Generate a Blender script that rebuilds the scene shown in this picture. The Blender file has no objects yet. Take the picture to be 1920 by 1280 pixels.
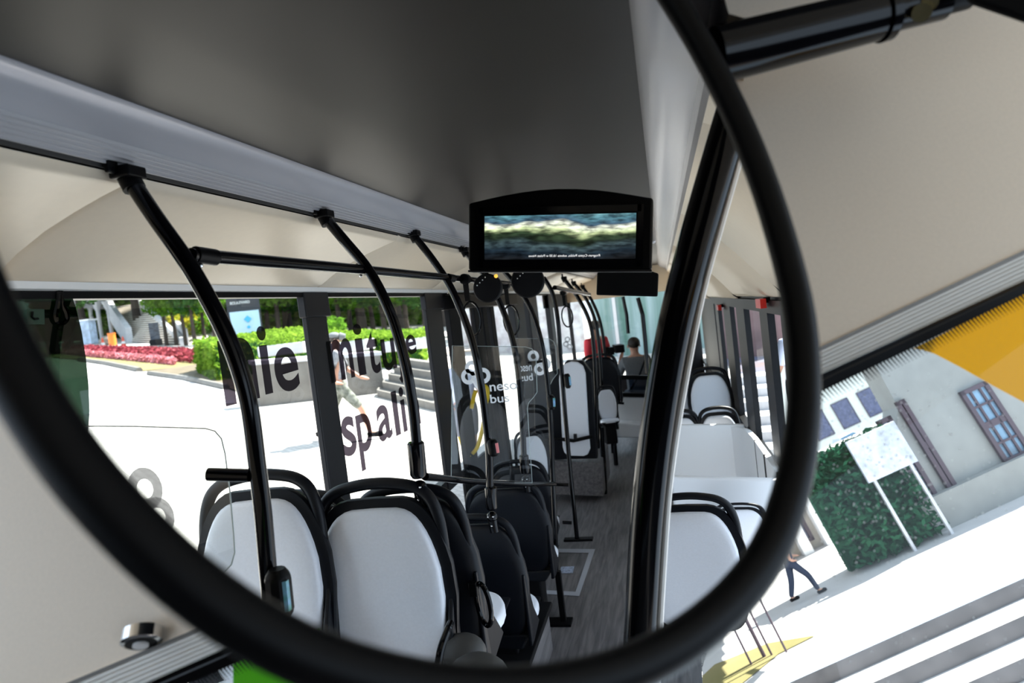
import bpy, bmesh, math, random
from mathutils import Vector, Matrix, noise
random.seed(7)
C = bpy.context.scene.collection
PI = math.pi
# ------------------------------------------------------------------ camera, frames
FPX, CAMZ = 1200.0, 1.9
def bus_axes(vp, lean):
    L = Vector((vp[0]-960, -(vp[1]-640), -FPX)).normalized()
    u = Vector((-lean, 1, 0)); u = (u - L*u.dot(L)).normalized()
    r = L.cross(u)
    return Matrix((r, L, u))
RB = bus_axes((1240, 552), 0.11)            # rows: bus x, y, z seen in camera axes
CAM = Vector((0, 0, CAMZ))
cd = bpy.data.cameras.new('camera'); cam = bpy.data.objects.new('camera', cd); C.objects.link(cam)
cd.sensor_width = 36; cd.lens = 22.5; cd.clip_start = 0.02; cd.clip_end = 500
cd.dof.use_dof = True; cd.dof.focus_distance = 2.3; cd.dof.aperture_fstop = 3.2
cam.matrix_world = Matrix.Translation(CAM) @ RB.to_4x4()
bpy.context.scene.camera = cam
sc = bpy.context.scene
# ------------------------------------------------------------------ sky, sun, exposure
w = bpy.data.worlds.new('sky'); sc.world = w; w.use_nodes = True
bg = w.node_tree.nodes['Background']; bg.inputs[0].default_value = (0.68, 0.83, 1.0, 1); bg.inputs[1].default_value = 1.25
sd = bpy.data.lights.new('sun', 'SUN'); sd.energy = 11.0; sd.angle = 0.01; sd.color = (1, 0.96, 0.88)
sun = bpy.data.objects.new('sun', sd); C.objects.link(sun)
sun.rotation_euler = Vector((-0.36, -0.45, -0.82)).to_track_quat('-Z', 'Y').to_euler()
sc.view_settings.view_transform = 'Standard'; sc.view_settings.look = 'None'
sc.view_settings.exposure = 0.92; sc.view_settings.gamma = 1.0; sc.view_settings.use_curve_mapping = False
try:
    sc.cycles.use_denoising = True; sc.cycles.max_bounces = 10; sc.cycles.transparent_max_bounces = 24
    sc.cycles.diffuse_bounces = 5; sc.cycles.glossy_bounces = 3; sc.cycles.sample_clamp_indirect = 6
    sc.cycles.caustics_reflective = False; sc.cycles.caustics_refractive = False
except Exception: pass
# measuring helpers: a pixel of the photo and one known distance give a point of the place
def ray(px, py): return RB @ Vector((px-960, -(py-640), -FPX))
def AY(px, py, Y): v = ray(px, py); return CAM + v*(Y/v.y)
def AX(px, py, X): v = ray(px, py); return CAM + v*(X/v.x)
def AZ(px, py, z): v = ray(px, py); return CAM + v*((z-CAMZ)/v.z)
FLOOR = 0.0
GS = 0.09                                    # the square rises gently away from the bus
def gz(x): return -0.2 + GS*max(0.0, -x-1.6)
def AG(px, py):
    v = ray(px, py); k = (-2.1-GS*1.6)/(v.z+GS*v.x); return CAM + v*k
# front frame: the windscreen side of the bus and the street in front of it
upc = Vector((-1867, 4095, -1200)).normalized(); fc = Vector((133, -291, -1200)).normalized(); rc = fc.cross(upc)
RFc = Matrix((rc, fc, upc))
MF = Matrix.Translation(CAM) @ (RB @ RFc.transposed()).to_4x4()
def FB(px, py, b=1.0):
    v = RFc @ Vector((px-960, -(py-640), -FPX)); return v*(b/v.y)
def FC(px, py, c=-2.4):
    v = RFc @ Vector((px-960, -(py-640), -FPX)); return v*(c/v.z)

# ------------------------------------------------------------------ materials
def mat(name, col, rough=0.5, metal=0.0, noise_amt=0.0, scale=8.0, bump=0.0, coat=0.0, spec=0.5, col2=None, stretch=None):
    m = bpy.data.materials.new(name); m.use_nodes = True; nt = m.node_tree; p = nt.nodes['Principled BSDF']
    p.inputs['Base Color'].default_value = (*col, 1); p.inputs['Roughness'].default_value = rough
    p.inputs['Metallic'].default_value = metal; p.inputs['Coat Weight'].default_value = coat
    p.inputs['Specular IOR Level'].default_value = spec
    if noise_amt or col2 or bump:
        tc = nt.nodes.new('ShaderNodeTexCoord'); mp = nt.nodes.new('ShaderNodeMapping')
        nt.links.new(tc.outputs['Object'], mp.inputs[0])
        if stretch: mp.inputs['Scale'].default_value = stretch
        nz = nt.nodes.new('ShaderNodeTexNoise'); nz.inputs['Scale'].default_value = scale; nz.inputs['Detail'].default_value = 5
        nt.links.new(mp.outputs[0], nz.inputs['Vector'])
        cr = nt.nodes.new('ShaderNodeValToRGB'); cr.color_ramp.elements[0].position = 0.32; cr.color_ramp.elements[1].position = 0.68
        c2 = col2 if col2 else tuple(min(1, c*(1+noise_amt)) for c in col)
        c1 = col if col2 else tuple(c*(1-noise_amt) for c in col)
        cr.color_ramp.elements[0].color = (*c1, 1); cr.color_ramp.elements[1].color = (*c2, 1)
        nt.links.new(nz.outputs[0], cr.inputs[0]); nt.links.new(cr.outputs[0], p.inputs['Base Color'])
        if bump:
            b = nt.nodes.new('ShaderNodeBump'); b.inputs['Strength'].default_value = bump; b.inputs['Distance'].default_value = 0.02
            nt.links.new(nz.outputs[0], b.inputs['Height']); nt.links.new(b.outputs[0], p.inputs['Normal'])
    return m
def glassmat(name, tint=(0.93, 0.96, 0.95), gloss=0.06, rough=0.02):
    m = bpy.data.materials.new(name); m.use_nodes = True; nt = m.node_tree; nt.nodes.clear()
    o = nt.nodes.new('ShaderNodeOutputMaterial'); mx = nt.nodes.new('ShaderNodeMixShader')
    t = nt.nodes.new('ShaderNodeBsdfTransparent'); t.inputs[0].default_value = (*tint, 1)
    g = nt.nodes.new('ShaderNodeBsdfGlossy'); g.inputs['Roughness'].default_value = rough
    mx.inputs[0].default_value = gloss
    nt.links.new(t.outputs[0], mx.inputs[1]); nt.links.new(g.outputs[0], mx.inputs[2]); nt.links.new(mx.outputs[0], o.inputs[0])
    return m
def leafmat(name, c1, c2, trans=0.45):
    m = bpy.data.materials.new(name); m.use_nodes = True; nt = m.node_tree; nt.nodes.clear()
    o = nt.nodes.new('ShaderNodeOutputMaterial'); mx = nt.nodes.new('ShaderNodeMixShader'); mx.inputs[0].default_value = trans
    df = nt.nodes.new('ShaderNodeBsdfDiffuse'); tr = nt.nodes.new('ShaderNodeBsdfTranslucent')
    tc = nt.nodes.new('ShaderNodeTexCoord'); nz = nt.nodes.new('ShaderNodeTexNoise'); nz.inputs['Scale'].default_value = 1.7; nz.inputs['Detail'].default_value = 6
    cr = nt.nodes.new('ShaderNodeValToRGB'); cr.color_ramp.elements[0].position = 0.35; cr.color_ramp.elements[1].position = 0.65
    cr.color_ramp.elements[0].color = (*c1, 1); cr.color_ramp.elements[1].color = (*c2, 1)
    nt.links.new(tc.outputs['Object'], nz.inputs['Vector']); nt.links.new(nz.outputs[0], cr.inputs[0])
    nt.links.new(cr.outputs[0], df.inputs[0]); nt.links.new(cr.outputs[0], tr.inputs[0])
    nt.links.new(df.outputs[0], mx.inputs[1]); nt.links.new(tr.outputs[0], mx.inputs[2]); nt.links.new(mx.outputs[0], o.inputs[0])
    return m
M = {}
M['black'] = mat('black_satin', (0.002, 0.002, 0.0025), 0.42, spec=0.14)
M['gloss'] = mat('black_gloss', (0.002, 0.002, 0.003), 0.12, spec=0.27)
M['matt'] = mat('black_matt', (0.004, 0.004, 0.005), 0.6, spec=0.15)
M['post'] = mat('dark_trim', (0.009, 0.009, 0.011), 0.45, spec=0.3, noise_amt=0.1, scale=30)
M['shell'] = mat('seat_shell', (0.004, 0.005, 0.008), 0.4, spec=0.25, noise_amt=0.15, scale=60)
M['leather'] = mat('white_leatherette', (0.88, 0.91, 0.98), 0.42, noise_amt=0.02, scale=120, bump=0.03)
M['white'] = mat('white_plastic', (0.90, 0.90, 0.91), 0.4)
M['cream'] = mat('cream_panel', (0.76, 0.65, 0.50), 0.38, noise_amt=0.015, scale=40)
M['cream2'] = mat('cream_header', (0.88, 0.745, 0.60), 0.33, noise_amt=0.02, scale=160, bump=0.02)
M['ceil'] = mat('ceiling_board', (0.014, 0.0105, 0.008), 0.45, spec=.32, noise_amt=0.06, scale=3)
M['alu'] = mat('aluminium_cove', (0.46, 0.46, 0.49), 0.27, metal=0.25, noise_amt=0.05, scale=6, stretch=(1, 0.1, 1))
M['aluflat'] = mat('aluminium_lacquer', (0.50, 0.50, 0.52), 0.35, metal=0.3)
M['rib'] = mat('ribbed_vent', (0.90, 0.88, 0.84), 0.4)
M['chrome'] = mat('chrome', (0.75, 0.75, 0.75), 0.1, metal=1)
M['steel'] = mat('screw_steel', (0.55, 0.52, 0.45), 0.25, metal=1)
M['brass'] = mat('yellowed_bolt', (0.75, 0.62, 0.32), 0.22, metal=1)
M['red'] = mat('red_plastic', (0.75, 0.03, 0.02), 0.35)
M['yellow'] = mat('yellow_paint', (0.85, 0.58, 0.02), 0.35)
M['orange'] = mat('orange_plastic', (0.9, 0.22, 0.03), 0.45)
M['concrete'] = mat('pale_concrete', (0.56, 0.56, 0.58), 0.8, noise_amt=0.08, scale=2, bump=0.1)
M['step'] = mat('stair_stone', (0.46, 0.42, 0.37), 0.85, noise_amt=0.15, scale=3)
M['wallstone'] = mat('stone_wall', (0.17, 0.16, 0.145), 0.85, noise_amt=0.14, scale=3, bump=0.2)
M['asphalt'] = mat('pale_asphalt', (0.52, 0.50, 0.49), 0.9, noise_amt=0.05, scale=4)
M['grass'] = mat('dry_grass', (0.17, 0.15, 0.05), 0.95, col2=(0.23, 0.19, 0.08), scale=1.5, bump=0.2)
M['soil'] = mat('bare_soil', (0.13, 0.105, 0.07), 0.95, noise_amt=0.2, scale=3, bump=0.2)
M['bark'] = mat('bark', (0.035, 0.026, 0.02), 0.9, noise_amt=0.3, scale=10, bump=0.4, stretch=(1, 1, 0.2))
M['skin'] = mat('skin', (0.55, 0.30, 0.21), 0.5)
M['hair'] = mat('dark_hair', (0.02, 0.014, 0.011), 0.6, noise_amt=0.3, scale=60)
M['grey'] = mat('grey_jersey', (0.16, 0.17, 0.18), 0.85, noise_amt=0.1, scale=80)
M['navy'] = mat('navy_cloth', (0.02, 0.03, 0.06), 0.8)
M['camo'] = mat('camouflage_cloth', (0.05, 0.06, 0.045), 0.9, col2=(0.28, 0.29, 0.25), scale=14)
M['redcloth'] = mat('red_cloth', (0.65, 0.03, 0.05), 0.8)
M['bluewhite'] = mat('pale_shirt', (0.65, 0.70, 0.85), 0.8)
M['facade'] = mat('pale_facade', (0.28, 0.28, 0.265), 0.85, noise_amt=0.06, scale=5, bump=0.1)
M['facade2'] = mat('cream_facade', (0.72, 0.68, 0.58), 0.85, noise_amt=0.05, scale=3)
M['winframe'] = mat('brown_window_frame', (0.07, 0.045, 0.06), 0.6)
M['winpane'] = mat('reflecting_window_pane', (0.16, 0.27, 0.38), 0.15, noise_amt=0.35, scale=4)
M['winpane2'] = mat('dark_window_pane', (0.10, 0.10, 0.16), 0.2, noise_amt=0.3, scale=5)
M['leafA'] = leafmat('leaf_green', (0.05, 0.14, 0.015), (0.16, 0.34, 0.03))
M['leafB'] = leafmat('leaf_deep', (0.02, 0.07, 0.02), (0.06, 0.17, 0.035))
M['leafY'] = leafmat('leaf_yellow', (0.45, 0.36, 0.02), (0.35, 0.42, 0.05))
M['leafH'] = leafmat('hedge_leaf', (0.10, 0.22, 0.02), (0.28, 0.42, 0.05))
M['leafI'] = leafmat('ivy_leaf', (0.015, 0.07, 0.04), (0.03, 0.13, 0.06), 0.2)
M['flower'] = leafmat('red_flower', (0.20, 0.025, 0.04), (0.42, 0.10, 0.12), 0.2)
M['flowerP'] = leafmat('pink_flower', (0.50, 0.17, 0.20), (0.62, 0.27, 0.30), 0.2)
M['glass'] = glassmat('side_glass')
M['pglass'] = glassmat('partition_glass', (0.86, 0.89, 0.90), 0.10)
M['tint'] = glassmat('green_tinted_film', (0.012, 0.026, 0.016), 0.04)
M['wglass'] = glassmat('windscreen_glass', (0.90, 0.95, 0.96), 0.03)
M['letter'] = glassmat('grey_letter_film', (0.040, 0.033, 0.045), 0.02, 0.4)
M['gletter'] = glassmat('pale_grey_letter_film', (0.20, 0.20, 0.21), 0.02, 0.4)
M['wletter'] = mat('white_lettering', (0.85, 0.88, 0.92), 0.6)
M['blackline'] = mat('dark_shadow_gap', (0.02, 0.019, 0.018), 0.7)
M['lightline'] = mat('pale_lacquer_and_lit_edge', (0.78, 0.77, 0.74), 0.35)

def wood_floor():
    m = bpy.data.materials.new('grey_wood_vinyl'); m.use_nodes = True; nt = m.node_tree; p = nt.nodes['Principled BSDF']
    tc = nt.nodes.new('ShaderNodeTexCoord'); mp = nt.nodes.new('ShaderNodeMapping'); mp.inputs['Scale'].default_value = (26, 2.2, 26)
    nz = nt.nodes.new('ShaderNodeTexNoise'); nz.inputs['Scale'].default_value = 1.6; nz.inputs['Detail'].default_value = 9; nz.inputs['Distortion'].default_value = 0.6
    cr = nt.nodes.new('ShaderNodeValToRGB'); cr.color_ramp.elements[0].position = 0.3; cr.color_ramp.elements[1].position = 0.72
    cr.color_ramp.elements[0].color = (0.085, 0.08, 0.085, 1); cr.color_ramp.elements[1].color = (0.22, 0.205, 0.205, 1)
    nt.links.new(tc.outputs['Object'], mp.inputs[0]); nt.links.new(mp.outputs[0], nz.inputs['Vector']); nt.links.new(nz.outputs[0], cr.inputs[0])
    nt.links.new(cr.outputs[0], p.inputs['Base Color']); p.inputs['Roughness'].default_value = 0.42
    return m
M['floor'] = wood_floor()
def paver():
    m = bpy.data.materials.new('sett_paving'); m.use_nodes = True; nt = m.node_tree; p = nt.nodes['Principled BSDF']
    tc = nt.nodes.new('ShaderNodeTexCoord'); br = nt.nodes.new('ShaderNodeTexBrick'); br.inputs['Scale'].default_value = 5
    br.inputs['Color1'].default_value = (0.56, 0.53, 0.49, 1); br.inputs['Color2'].default_value = (0.46, 0.43, 0.40, 1); br.inputs['Mortar'].default_value = (0.08, 0.06, 0.05, 1)
    br.inputs['Mortar Size'].default_value = 0.012; br.inputs['Brick Width'].default_value = 0.6; br.inputs['Row Height'].default_value = 0.5
    mp = nt.nodes.new('ShaderNodeMapping'); mp.inputs['Rotation'].default_value = (0, 0, 0.6)
    nt.links.new(tc.outputs['Object'], mp.inputs[0]); nt.links.new(mp.outputs[0], br.inputs['Vector']); nt.links.new(br.outputs[0], p.inputs['Base Color'])
    p.inputs['Roughness'].default_value = 0.85
    return m
M['paver'] = paver()
def translucent(name, col, t=0.6):
    m = bpy.data.materials.new(name); m.use_nodes = True; nt = m.node_tree; nt.nodes.clear()
    o = nt.nodes.new('ShaderNodeOutputMaterial'); mx = nt.nodes.new('ShaderNodeMixShader'); mx.inputs[0].default_value = t
    df = nt.nodes.new('ShaderNodeBsdfDiffuse'); tr = nt.nodes.new('ShaderNodeBsdfTranslucent')
    df.inputs[0].default_value = (*col, 1); tr.inputs[0].default_value = (*col, 1)
    nt.links.new(df.outputs[0], mx.inputs[1]); nt.links.new(tr.outputs[0], mx.inputs[2]); nt.links.new(mx.outputs[0], o.inputs[0]); return m
M['yfilm'] = translucent('yellow_film', (0.55, 0.27, 0.003)); M['gfilm'] = translucent('green_film', (0.10, 0.45, 0.02))
def emissive(name, col, s):
    m = bpy.data.materials.new(name); m.use_nodes = True; p = m.node_tree.nodes['Principled BSDF']
    p.inputs['Base Color'].default_value = (*col, 1); p.inputs['Emission Color'].default_value = (*col, 1); p.inputs['Emission Strength'].default_value = s; return m
M['scrtext'] = emissive('screen_caption', (0.7, 0.7, 0.7), 0.8)
M['led'] = emissive('status_light', (0.9, 0.9, 0.9), 0.8)
M['greenlbl'] = mat('green_label', (.04, .30, .20), .4, col2=(.25, .45, .75), scale=30)
M['redlbl'] = mat('pink_red_label', (0.8, 0.25, 0.25), 0.5)
def screen_mat():
    # aerial landscape shown on the monitor: sea-green haze, a pale snowy field, dark woods
    m = bpy.data.materials.new('monitor_picture'); m.use_nodes = True; nt = m.node_tree; p = nt.nodes['Principled BSDF']
    tc = nt.nodes.new('ShaderNodeTexCoord'); sp = nt.nodes.new('ShaderNodeSeparateXYZ')
    mp = nt.nodes.new('ShaderNodeMapping'); mp.inputs['Scale'].default_value = (13, 1, 50)
    nz = nt.nodes.new('ShaderNodeTexNoise'); nz.inputs['Scale'].default_value = 2.2; nz.inputs['Detail'].default_value = 7
    mp2 = nt.nodes.new('ShaderNodeMapping'); mp2.inputs['Scale'].default_value = (5, 1, 5)
    n2 = nt.nodes.new('ShaderNodeTexNoise'); n2.inputs['Scale'].default_value = 1.3; n2.inputs['Detail'].default_value = 2
    ad = nt.nodes.new('ShaderNodeMath'); ad.operation = 'MULTIPLY_ADD'; ad.inputs[1].default_value = 0.07
    cr = nt.nodes.new('ShaderNodeValToRGB'); e = cr.color_ramp
    mr = nt.nodes.new('ShaderNodeMapRange'); mr.inputs['From Min'].default_value = 0.0; mr.inputs['From Max'].default_value = 0.125
    stops = [(0.0, (0.005, 0.006, 0.008)), (0.16, (0.006, 0.012, 0.02)), (0.30, (0.03, 0.05, 0.06)), (0.40, (0.008, 0.014, 0.01)), (0.52, (0.02, 0.035, 0.018)),
             (0.60, (0.30, 0.36, 0.20)), (0.70, (0.55, 0.58, 0.50)), (0.76, (0.03, 0.06, 0.10)), (0.88, (0.05, 0.13, 0.17)), (1.0, (0.10, 0.20, 0.23))]
    e.elements[0].position = 0; e.elements[0].color = (*stops[0][1], 1); e.elements[1].position = 1; e.elements[1].color = (*stops[-1][1], 1)
    for q, c in stops[1:-1]:
        k = e.elements.new(q); k.color = (*c, 1)
    sub = nt.nodes.new('ShaderNodeMath'); sub.operation = 'SUBTRACT'; sub.inputs[1].default_value = 0.035
    nt.links.new(tc.outputs['Object'], sp.inputs[0]); nt.links.new(tc.outputs['Object'], mp.inputs[0]); nt.links.new(tc.outputs['Object'], mp2.inputs[0])
    nt.links.new(mp.outputs[0], nz.inputs['Vector']); nt.links.new(mp2.outputs[0], n2.inputs['Vector'])
    nt.links.new(n2.outputs[0], ad.inputs[0]); nt.links.new(sp.outputs['Z'], ad.inputs[2]); nt.links.new(ad.outputs[0], sub.inputs[0]); nt.links.new(sub.outputs[0], mr.inputs['Value'])
    nt.links.new(mr.outputs[0], cr.inputs[0])
    cr2 = nt.nodes.new('ShaderNodeValToRGB'); cr2.color_ramp.elements[0].position = 0.38; cr2.color_ramp.elements[0].color = (0.25, 0.25, 0.25, 1); cr2.color_ramp.elements[1].position = 0.68; cr2.color_ramp.elements[1].color = (2.2, 2.2, 2.0, 1)
    nt.links.new(nz.outputs[0], cr2.inputs[0])
    mx = nt.nodes.new('ShaderNodeMix'); mx.data_type = 'RGBA'; mx.blend_type = 'MULTIPLY'; mx.inputs[0].default_value = 0.85
    nt.links.new(cr.outputs[0], mx.inputs[6]); nt.links.new(cr2.outputs[0], mx.inputs[7])
    p.inputs['Base Color'].default_value = (0.01, 0.01, 0.01, 1); p.inputs['Roughness'].default_value = 0.25
    nt.links.new(mx.outputs[2], p.inputs['Emission Color']); p.inputs['Emission Strength'].default_value = 0.9
    return m
M['screen'] = screen_mat()

# ------------------------------------------------------------------ mesh helpers
class MB:
    def __init__(s): s.bm = bmesh.new()
    def faces(s, vs, fs):
        v = [s.bm.verts.new(p) for p in vs]
        for f in fs:
            try: s.bm.faces.new([v[i] for i in f])
            except ValueError: pass
        return s
    def poly(s, pts): return s.faces(pts, [list(range(len(pts)))])
    def box(s, a, b, mtx=None):
        x0, y0, z0 = a; x1, y1, z1 = b
        vs = [Vector(p) for p in ((x0,y0,z0),(x1,y0,z0),(x1,y1,z0),(x0,y1,z0),(x0,y0,z1),(x1,y0,z1),(x1,y1,z1),(x0,y1,z1))]
        if mtx: vs = [mtx @ v for v in vs]
        return s.faces(vs, [(0,3,2,1),(4,5,6,7),(0,1,5,4),(1,2,6,5),(2,3,7,6),(3,0,4,7)])
    def prism(s, pts, vec):
        n = len(pts); vec = Vector(vec); a = [Vector(p) for p in pts]
        fs = [list(range(n))[::-1], [n+i for i in range(n)]] + [(i, (i+1) % n, n+(i+1) % n, n+i) for i in range(n)]
        return s.faces(a + [p+vec for p in a], fs)
    def hexa(s, a, b):          # two quads, joined
        return s.faces(list(a)+list(b), [(0,1,2,3),(7,6,5,4),(0,4,5,1),(1,5,6,2),(2,6,7,3),(3,7,4,0)])
    def tube(s, pts, r, n=12, closed=False, flat=None, caps=True):
        pts = [Vector(p) for p in pts]; m = len(pts)
        rs = r if isinstance(r, (list, tuple)) else [r]*m
        rings = []; prev = None
        for i, p in enumerate(pts):
            if closed: t = pts[(i+1) % m]-pts[i-1]
            else: t = pts[min(i+1, m-1)]-pts[max(i-1, 0)]
            t.normalize()
            if prev is None:
                a = Vector((0, 0, 1)) if abs(t.z) < 0.9 else Vector((1, 0, 0)); u = t.cross(a).normalized()
            else: u = (prev - t*prev.dot(t)).normalized()
            prev = u; v = t.cross(u)
            rings.append([s.bm.verts.new(p + (u*math.cos(2*PI*k/n) + v*math.sin(2*PI*k/n))*rs[i]) for k in range(n)])
        for i in range(m if closed else m-1):
            A, B = rings[i], rings[(i+1) % m]
            for k in range(n): s.bm.faces.new((A[k], A[(k+1) % n], B[(k+1) % n], B[k]))
        if not closed and caps:
            s.bm.faces.new(rings[0][::-1]); s.bm.faces.new(rings[-1])
        return s
    def ball(s, c, r, seg=12):
        mt = Matrix.Translation(Vector(c))
        if isinstance(r, (tuple, list)): mt = mt @ Matrix.Diagonal((*r, 1)); r = 1
        bmesh.ops.create_uvsphere(s.bm, u_segments=seg, v_segments=max(6, seg//2+2), radius=r, matrix=mt); return s
    def disc(s, c, nrm, r, h=0.01, n=24):
        c = Vector(c); nrm = Vector(nrm).normalized(); return s.tube([c-nrm*h/2, c+nrm*h/2], r, n)
    def build(s, name, m, parent=None, smooth=True, mw=None, bevel=0, angle=0.6):
        bmesh.ops.recalc_face_normals(s.bm, faces=s.bm.faces)
        me = bpy.data.meshes.new(name); s.bm.to_mesh(me); s.bm.free()
        if isinstance(m, str): m = M[m]
        me.materials.append(m)
        o = bpy.data.objects.new(name, me); C.objects.link(o)
        if smooth:
            for p in me.polygons: p.use_smooth = True
            try: me.set_sharp_from_angle(angle=angle)
            except Exception: pass
        if bevel:
            b = o.modifiers.new('bevel', 'BEVEL'); b.width = bevel; b.segments = 2; b.limit_method = 'ANGLE'
        adopt(o, parent)
        if mw is not None: o.matrix_world = mw
        return o
def tag(o, label=None, cat=None, group=None, kind=None):
    if label: o['label'] = label
    if cat: o['category'] = cat
    if group: o['group'] = group
    if kind: o['kind'] = kind
    return o
LOCAL = set()
def adopt(o, parent):
    if parent is None: return
    o.parent = parent
    if parent.name not in LOCAL and parent.type == 'EMPTY': o.matrix_parent_inverse = Matrix.Translation(-parent.location)
def empty(name, loc=(0, 0, 0), mw=None):
    o = bpy.data.objects.new(name, None); C.objects.link(o); o.location = loc; o.empty_display_size = 0.1
    if mw is not None: o.matrix_world = mw; LOCAL.add(o.name)
    return o
def struct(o): o['kind'] = 'structure'; return o
R = lambda x, y, z: Vector((x, y, z+CAMZ))    # heights given from the eye level
def copy_tree(o, parent=None):
    c = o.copy(); C.objects.link(c)
    if parent: c.parent = parent
    for ch in o.children: copy_tree(ch, c)
    return c
def smooth_path(pts, k=6, closed=False):
    P = [Vector(p) for p in pts]; n = len(P); out = []
    rng = range(n) if closed else range(n-1)
    for i in rng:
        if closed: a, b, c, d = P[i-1], P[i], P[(i+1) % n], P[(i+2) % n]
        else: a, b, c, d = P[max(i-1, 0)], P[i], P[i+1], P[min(i+2, n-1)]
        for j in range(k):
            t = j/k
            out.append(0.5*((2*b)+(c-a)*t+(2*a-5*b+4*c-d)*t*t+(3*b-a-3*c+d)*t**3))
    if not closed: out.append(P[-1])
    return out
def text_mesh(txt, name, m, parent, origin, ux, uy, width, height, extrude=0.001, bold=0.0, fit='box'):
    cu = bpy.data.curves.new('t', 'FONT'); cu.body = txt; cu.size = 1; cu.offset = bold; cu.extrude = 0
    cu.space_line = 0.85
    to = bpy.data.objects.new('t', cu); C.objects.link(to)
    dg = bpy.context.evaluated_depsgraph_get(); dg.update()
    me = bpy.data.meshes.new_from_object(to.evaluated_get(dg)); bpy.data.objects.remove(to); me.name = name
    xs = [v.co.x for v in me.vertices]; ys = [v.co.y for v in me.vertices]
    x0, x1, y0, y1 = min(xs), max(xs), min(ys), max(ys)
    sx = width/(x1-x0); sy = height/(y1-y0) if height else abs(sx)
    ux, uy, o = Vector(ux).normalized(), Vector(uy).normalized(), Vector(origin)
    for v in me.vertices:
        q = v.co.copy(); v.co = o + ux*((q.x-x0)*sx) + uy*((q.y-y0)*sy)
    me.materials.clear(); me.materials.append(M[m] if isinstance(m, str) else m)
    ob = bpy.data.objects.new(name, me); C.objects.link(ob)
    adopt(ob, parent)
    return ob

# ================================================================== BUS INTERIOR
XL, XR, YF, YB = -1.6, 0.56, 1.0, 11.0
def strip(pts, y0, y1, flip=False):           # a section (x, z) pushed along the bus
    m = MB(); n = len(pts)
    m.faces([R(x, y0, z) for x, z in pts]+[R(x, y1, z) for x, z in pts], [(i, i+1, n+i+1, n+i) for i in range(n-1)]); return m
struct(MB().faces([R(-0.97, 0.45, .5), R(0, 0.95, .5), R(0, YB, .5), R(-0.97, YB, .5), R(-1.8, 0.45, .62), R(0.72, 0.95, .62), R(0.72, YB, .62), R(-1.8, YB, .62)],
      [(0,1,2,3), (4,5,6,7), (0,1,5,4), (1,2,6,5), (2,3,7,6), (3,0,4,7)]).build('ceiling', 'ceil', smooth=False))
cl = [(-0.972, .515), (-0.968, .500), (-0.975, .488), (-0.99, .474), (-1.01, .462), (-1.03, .452), (-1.045, .444)]
struct(strip(cl, 0.62, YB).build('trim_1', 'alu', angle=1.2))
rb = [(-1.045, .444)]
for i in range(5):
    x = -1.045-.0095*i; z = .444-.0062*i
    rb += [(x-.006, z-.004), (x-.006, z-.009), (x-.0095, z-.009), (x-.0095, z-.0062)]
struct(strip(rb, 0.62, YB).build('trim_2', 'aluflat', smooth=False))
struct(strip([(-1.094, .43), (-1.104, .405), (-1.110, .405), (-1.110, .430)], 0.62, YB).build('trim_3', 'blackline', smooth=False))
cr_ = [(0.0, .515), (0.0, .498), (0.012, .480), (.03, .462), (.06, .445), (.10, .425), (.115, .41)]
struct(strip(cr_, 0.95, YB).build('trim_4', 'alu', angle=1.2))
struct(strip([(.115, .41), (.125, .40), (.13, .37)], 0.95, YB).build('trim_5', 'aluflat'))
# padded cream side panels, one per bay
def side_panel(y0, y1, secs, name):
    m = MB(); n = len(secs); e = .012; rows = [(y0, .012), (y0+e, 0), (y1-e, 0), (y1, .012)]
    vs = []
    for y, inset in rows:
        for i, (x, z) in enumerate(secs):
            nx = -inset if x < -.3 else inset
            vs.append(R(x+nx*.6, y, z+inset*.6))
    m.faces(vs, [(r*n+i, r*n+i+1, (r+1)*n+i+1, (r+1)*n+i) for r in range(3) for i in range(n-1)])
    return struct(m.build(name, 'cream', angle=1.0))
secL = [(-1.112, .402), (-1.125, .385), (-1.14, .38), (-1.19, .368), (-1.27, .345), (-1.36, .315), (-1.45, .275), (-1.52, .235), (-1.56, .222)]
Ls = [.62, 1.22, 2.72, 4.22, 5.72, 7.22, 8.9, 11.0]
for i in range(7): side_panel(Ls[i], Ls[i+1], secL, 'wall_left_upper')
secR = lambda b: [(.13, .37), (.17, .35), (.25, .27), (.36, .15), (.46, .03), (.53, b+.02), (XR, b)]
struct(strip([(.13, .37), (.175, .347)], 0.95, 1.52).build('trim_28', 'cream'))
for i, (a, b_) in enumerate([(1.5, 3.2), (3.2, 5.2), (5.2, 8.0), (8.0, 11.0)]): side_panel(a, b_, secR(-.06-.022*i), 'wall_right_upper')
struct(strip([(-1.545, .226), (-1.555, .208), (-1.60, .206)], 1.0, YB).build('trim_6', 'lightline'))  # pale strip paints the lit underside of the cream panels as colour
struct(MB().box(R(-1.63, 1.0, .185), R(-1.585, YB, .206)).build('trim_7', 'black', smooth=False))
struct(MB().box(R(XR-.01, 3.1, -.17), R(XR+.05, YB, -.10)).build('trim_8', 'post', smooth=False))
struct(MB().box(R(-1.66, .55, .21), R(-1.60, YB, .62)).build('wall_left', 'post', smooth=False))
struct(MB().box(R(XR+.02, 1.6, -.15), R(XR+.08, YB, .62)).build('wall_right', 'post', smooth=False))
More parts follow.
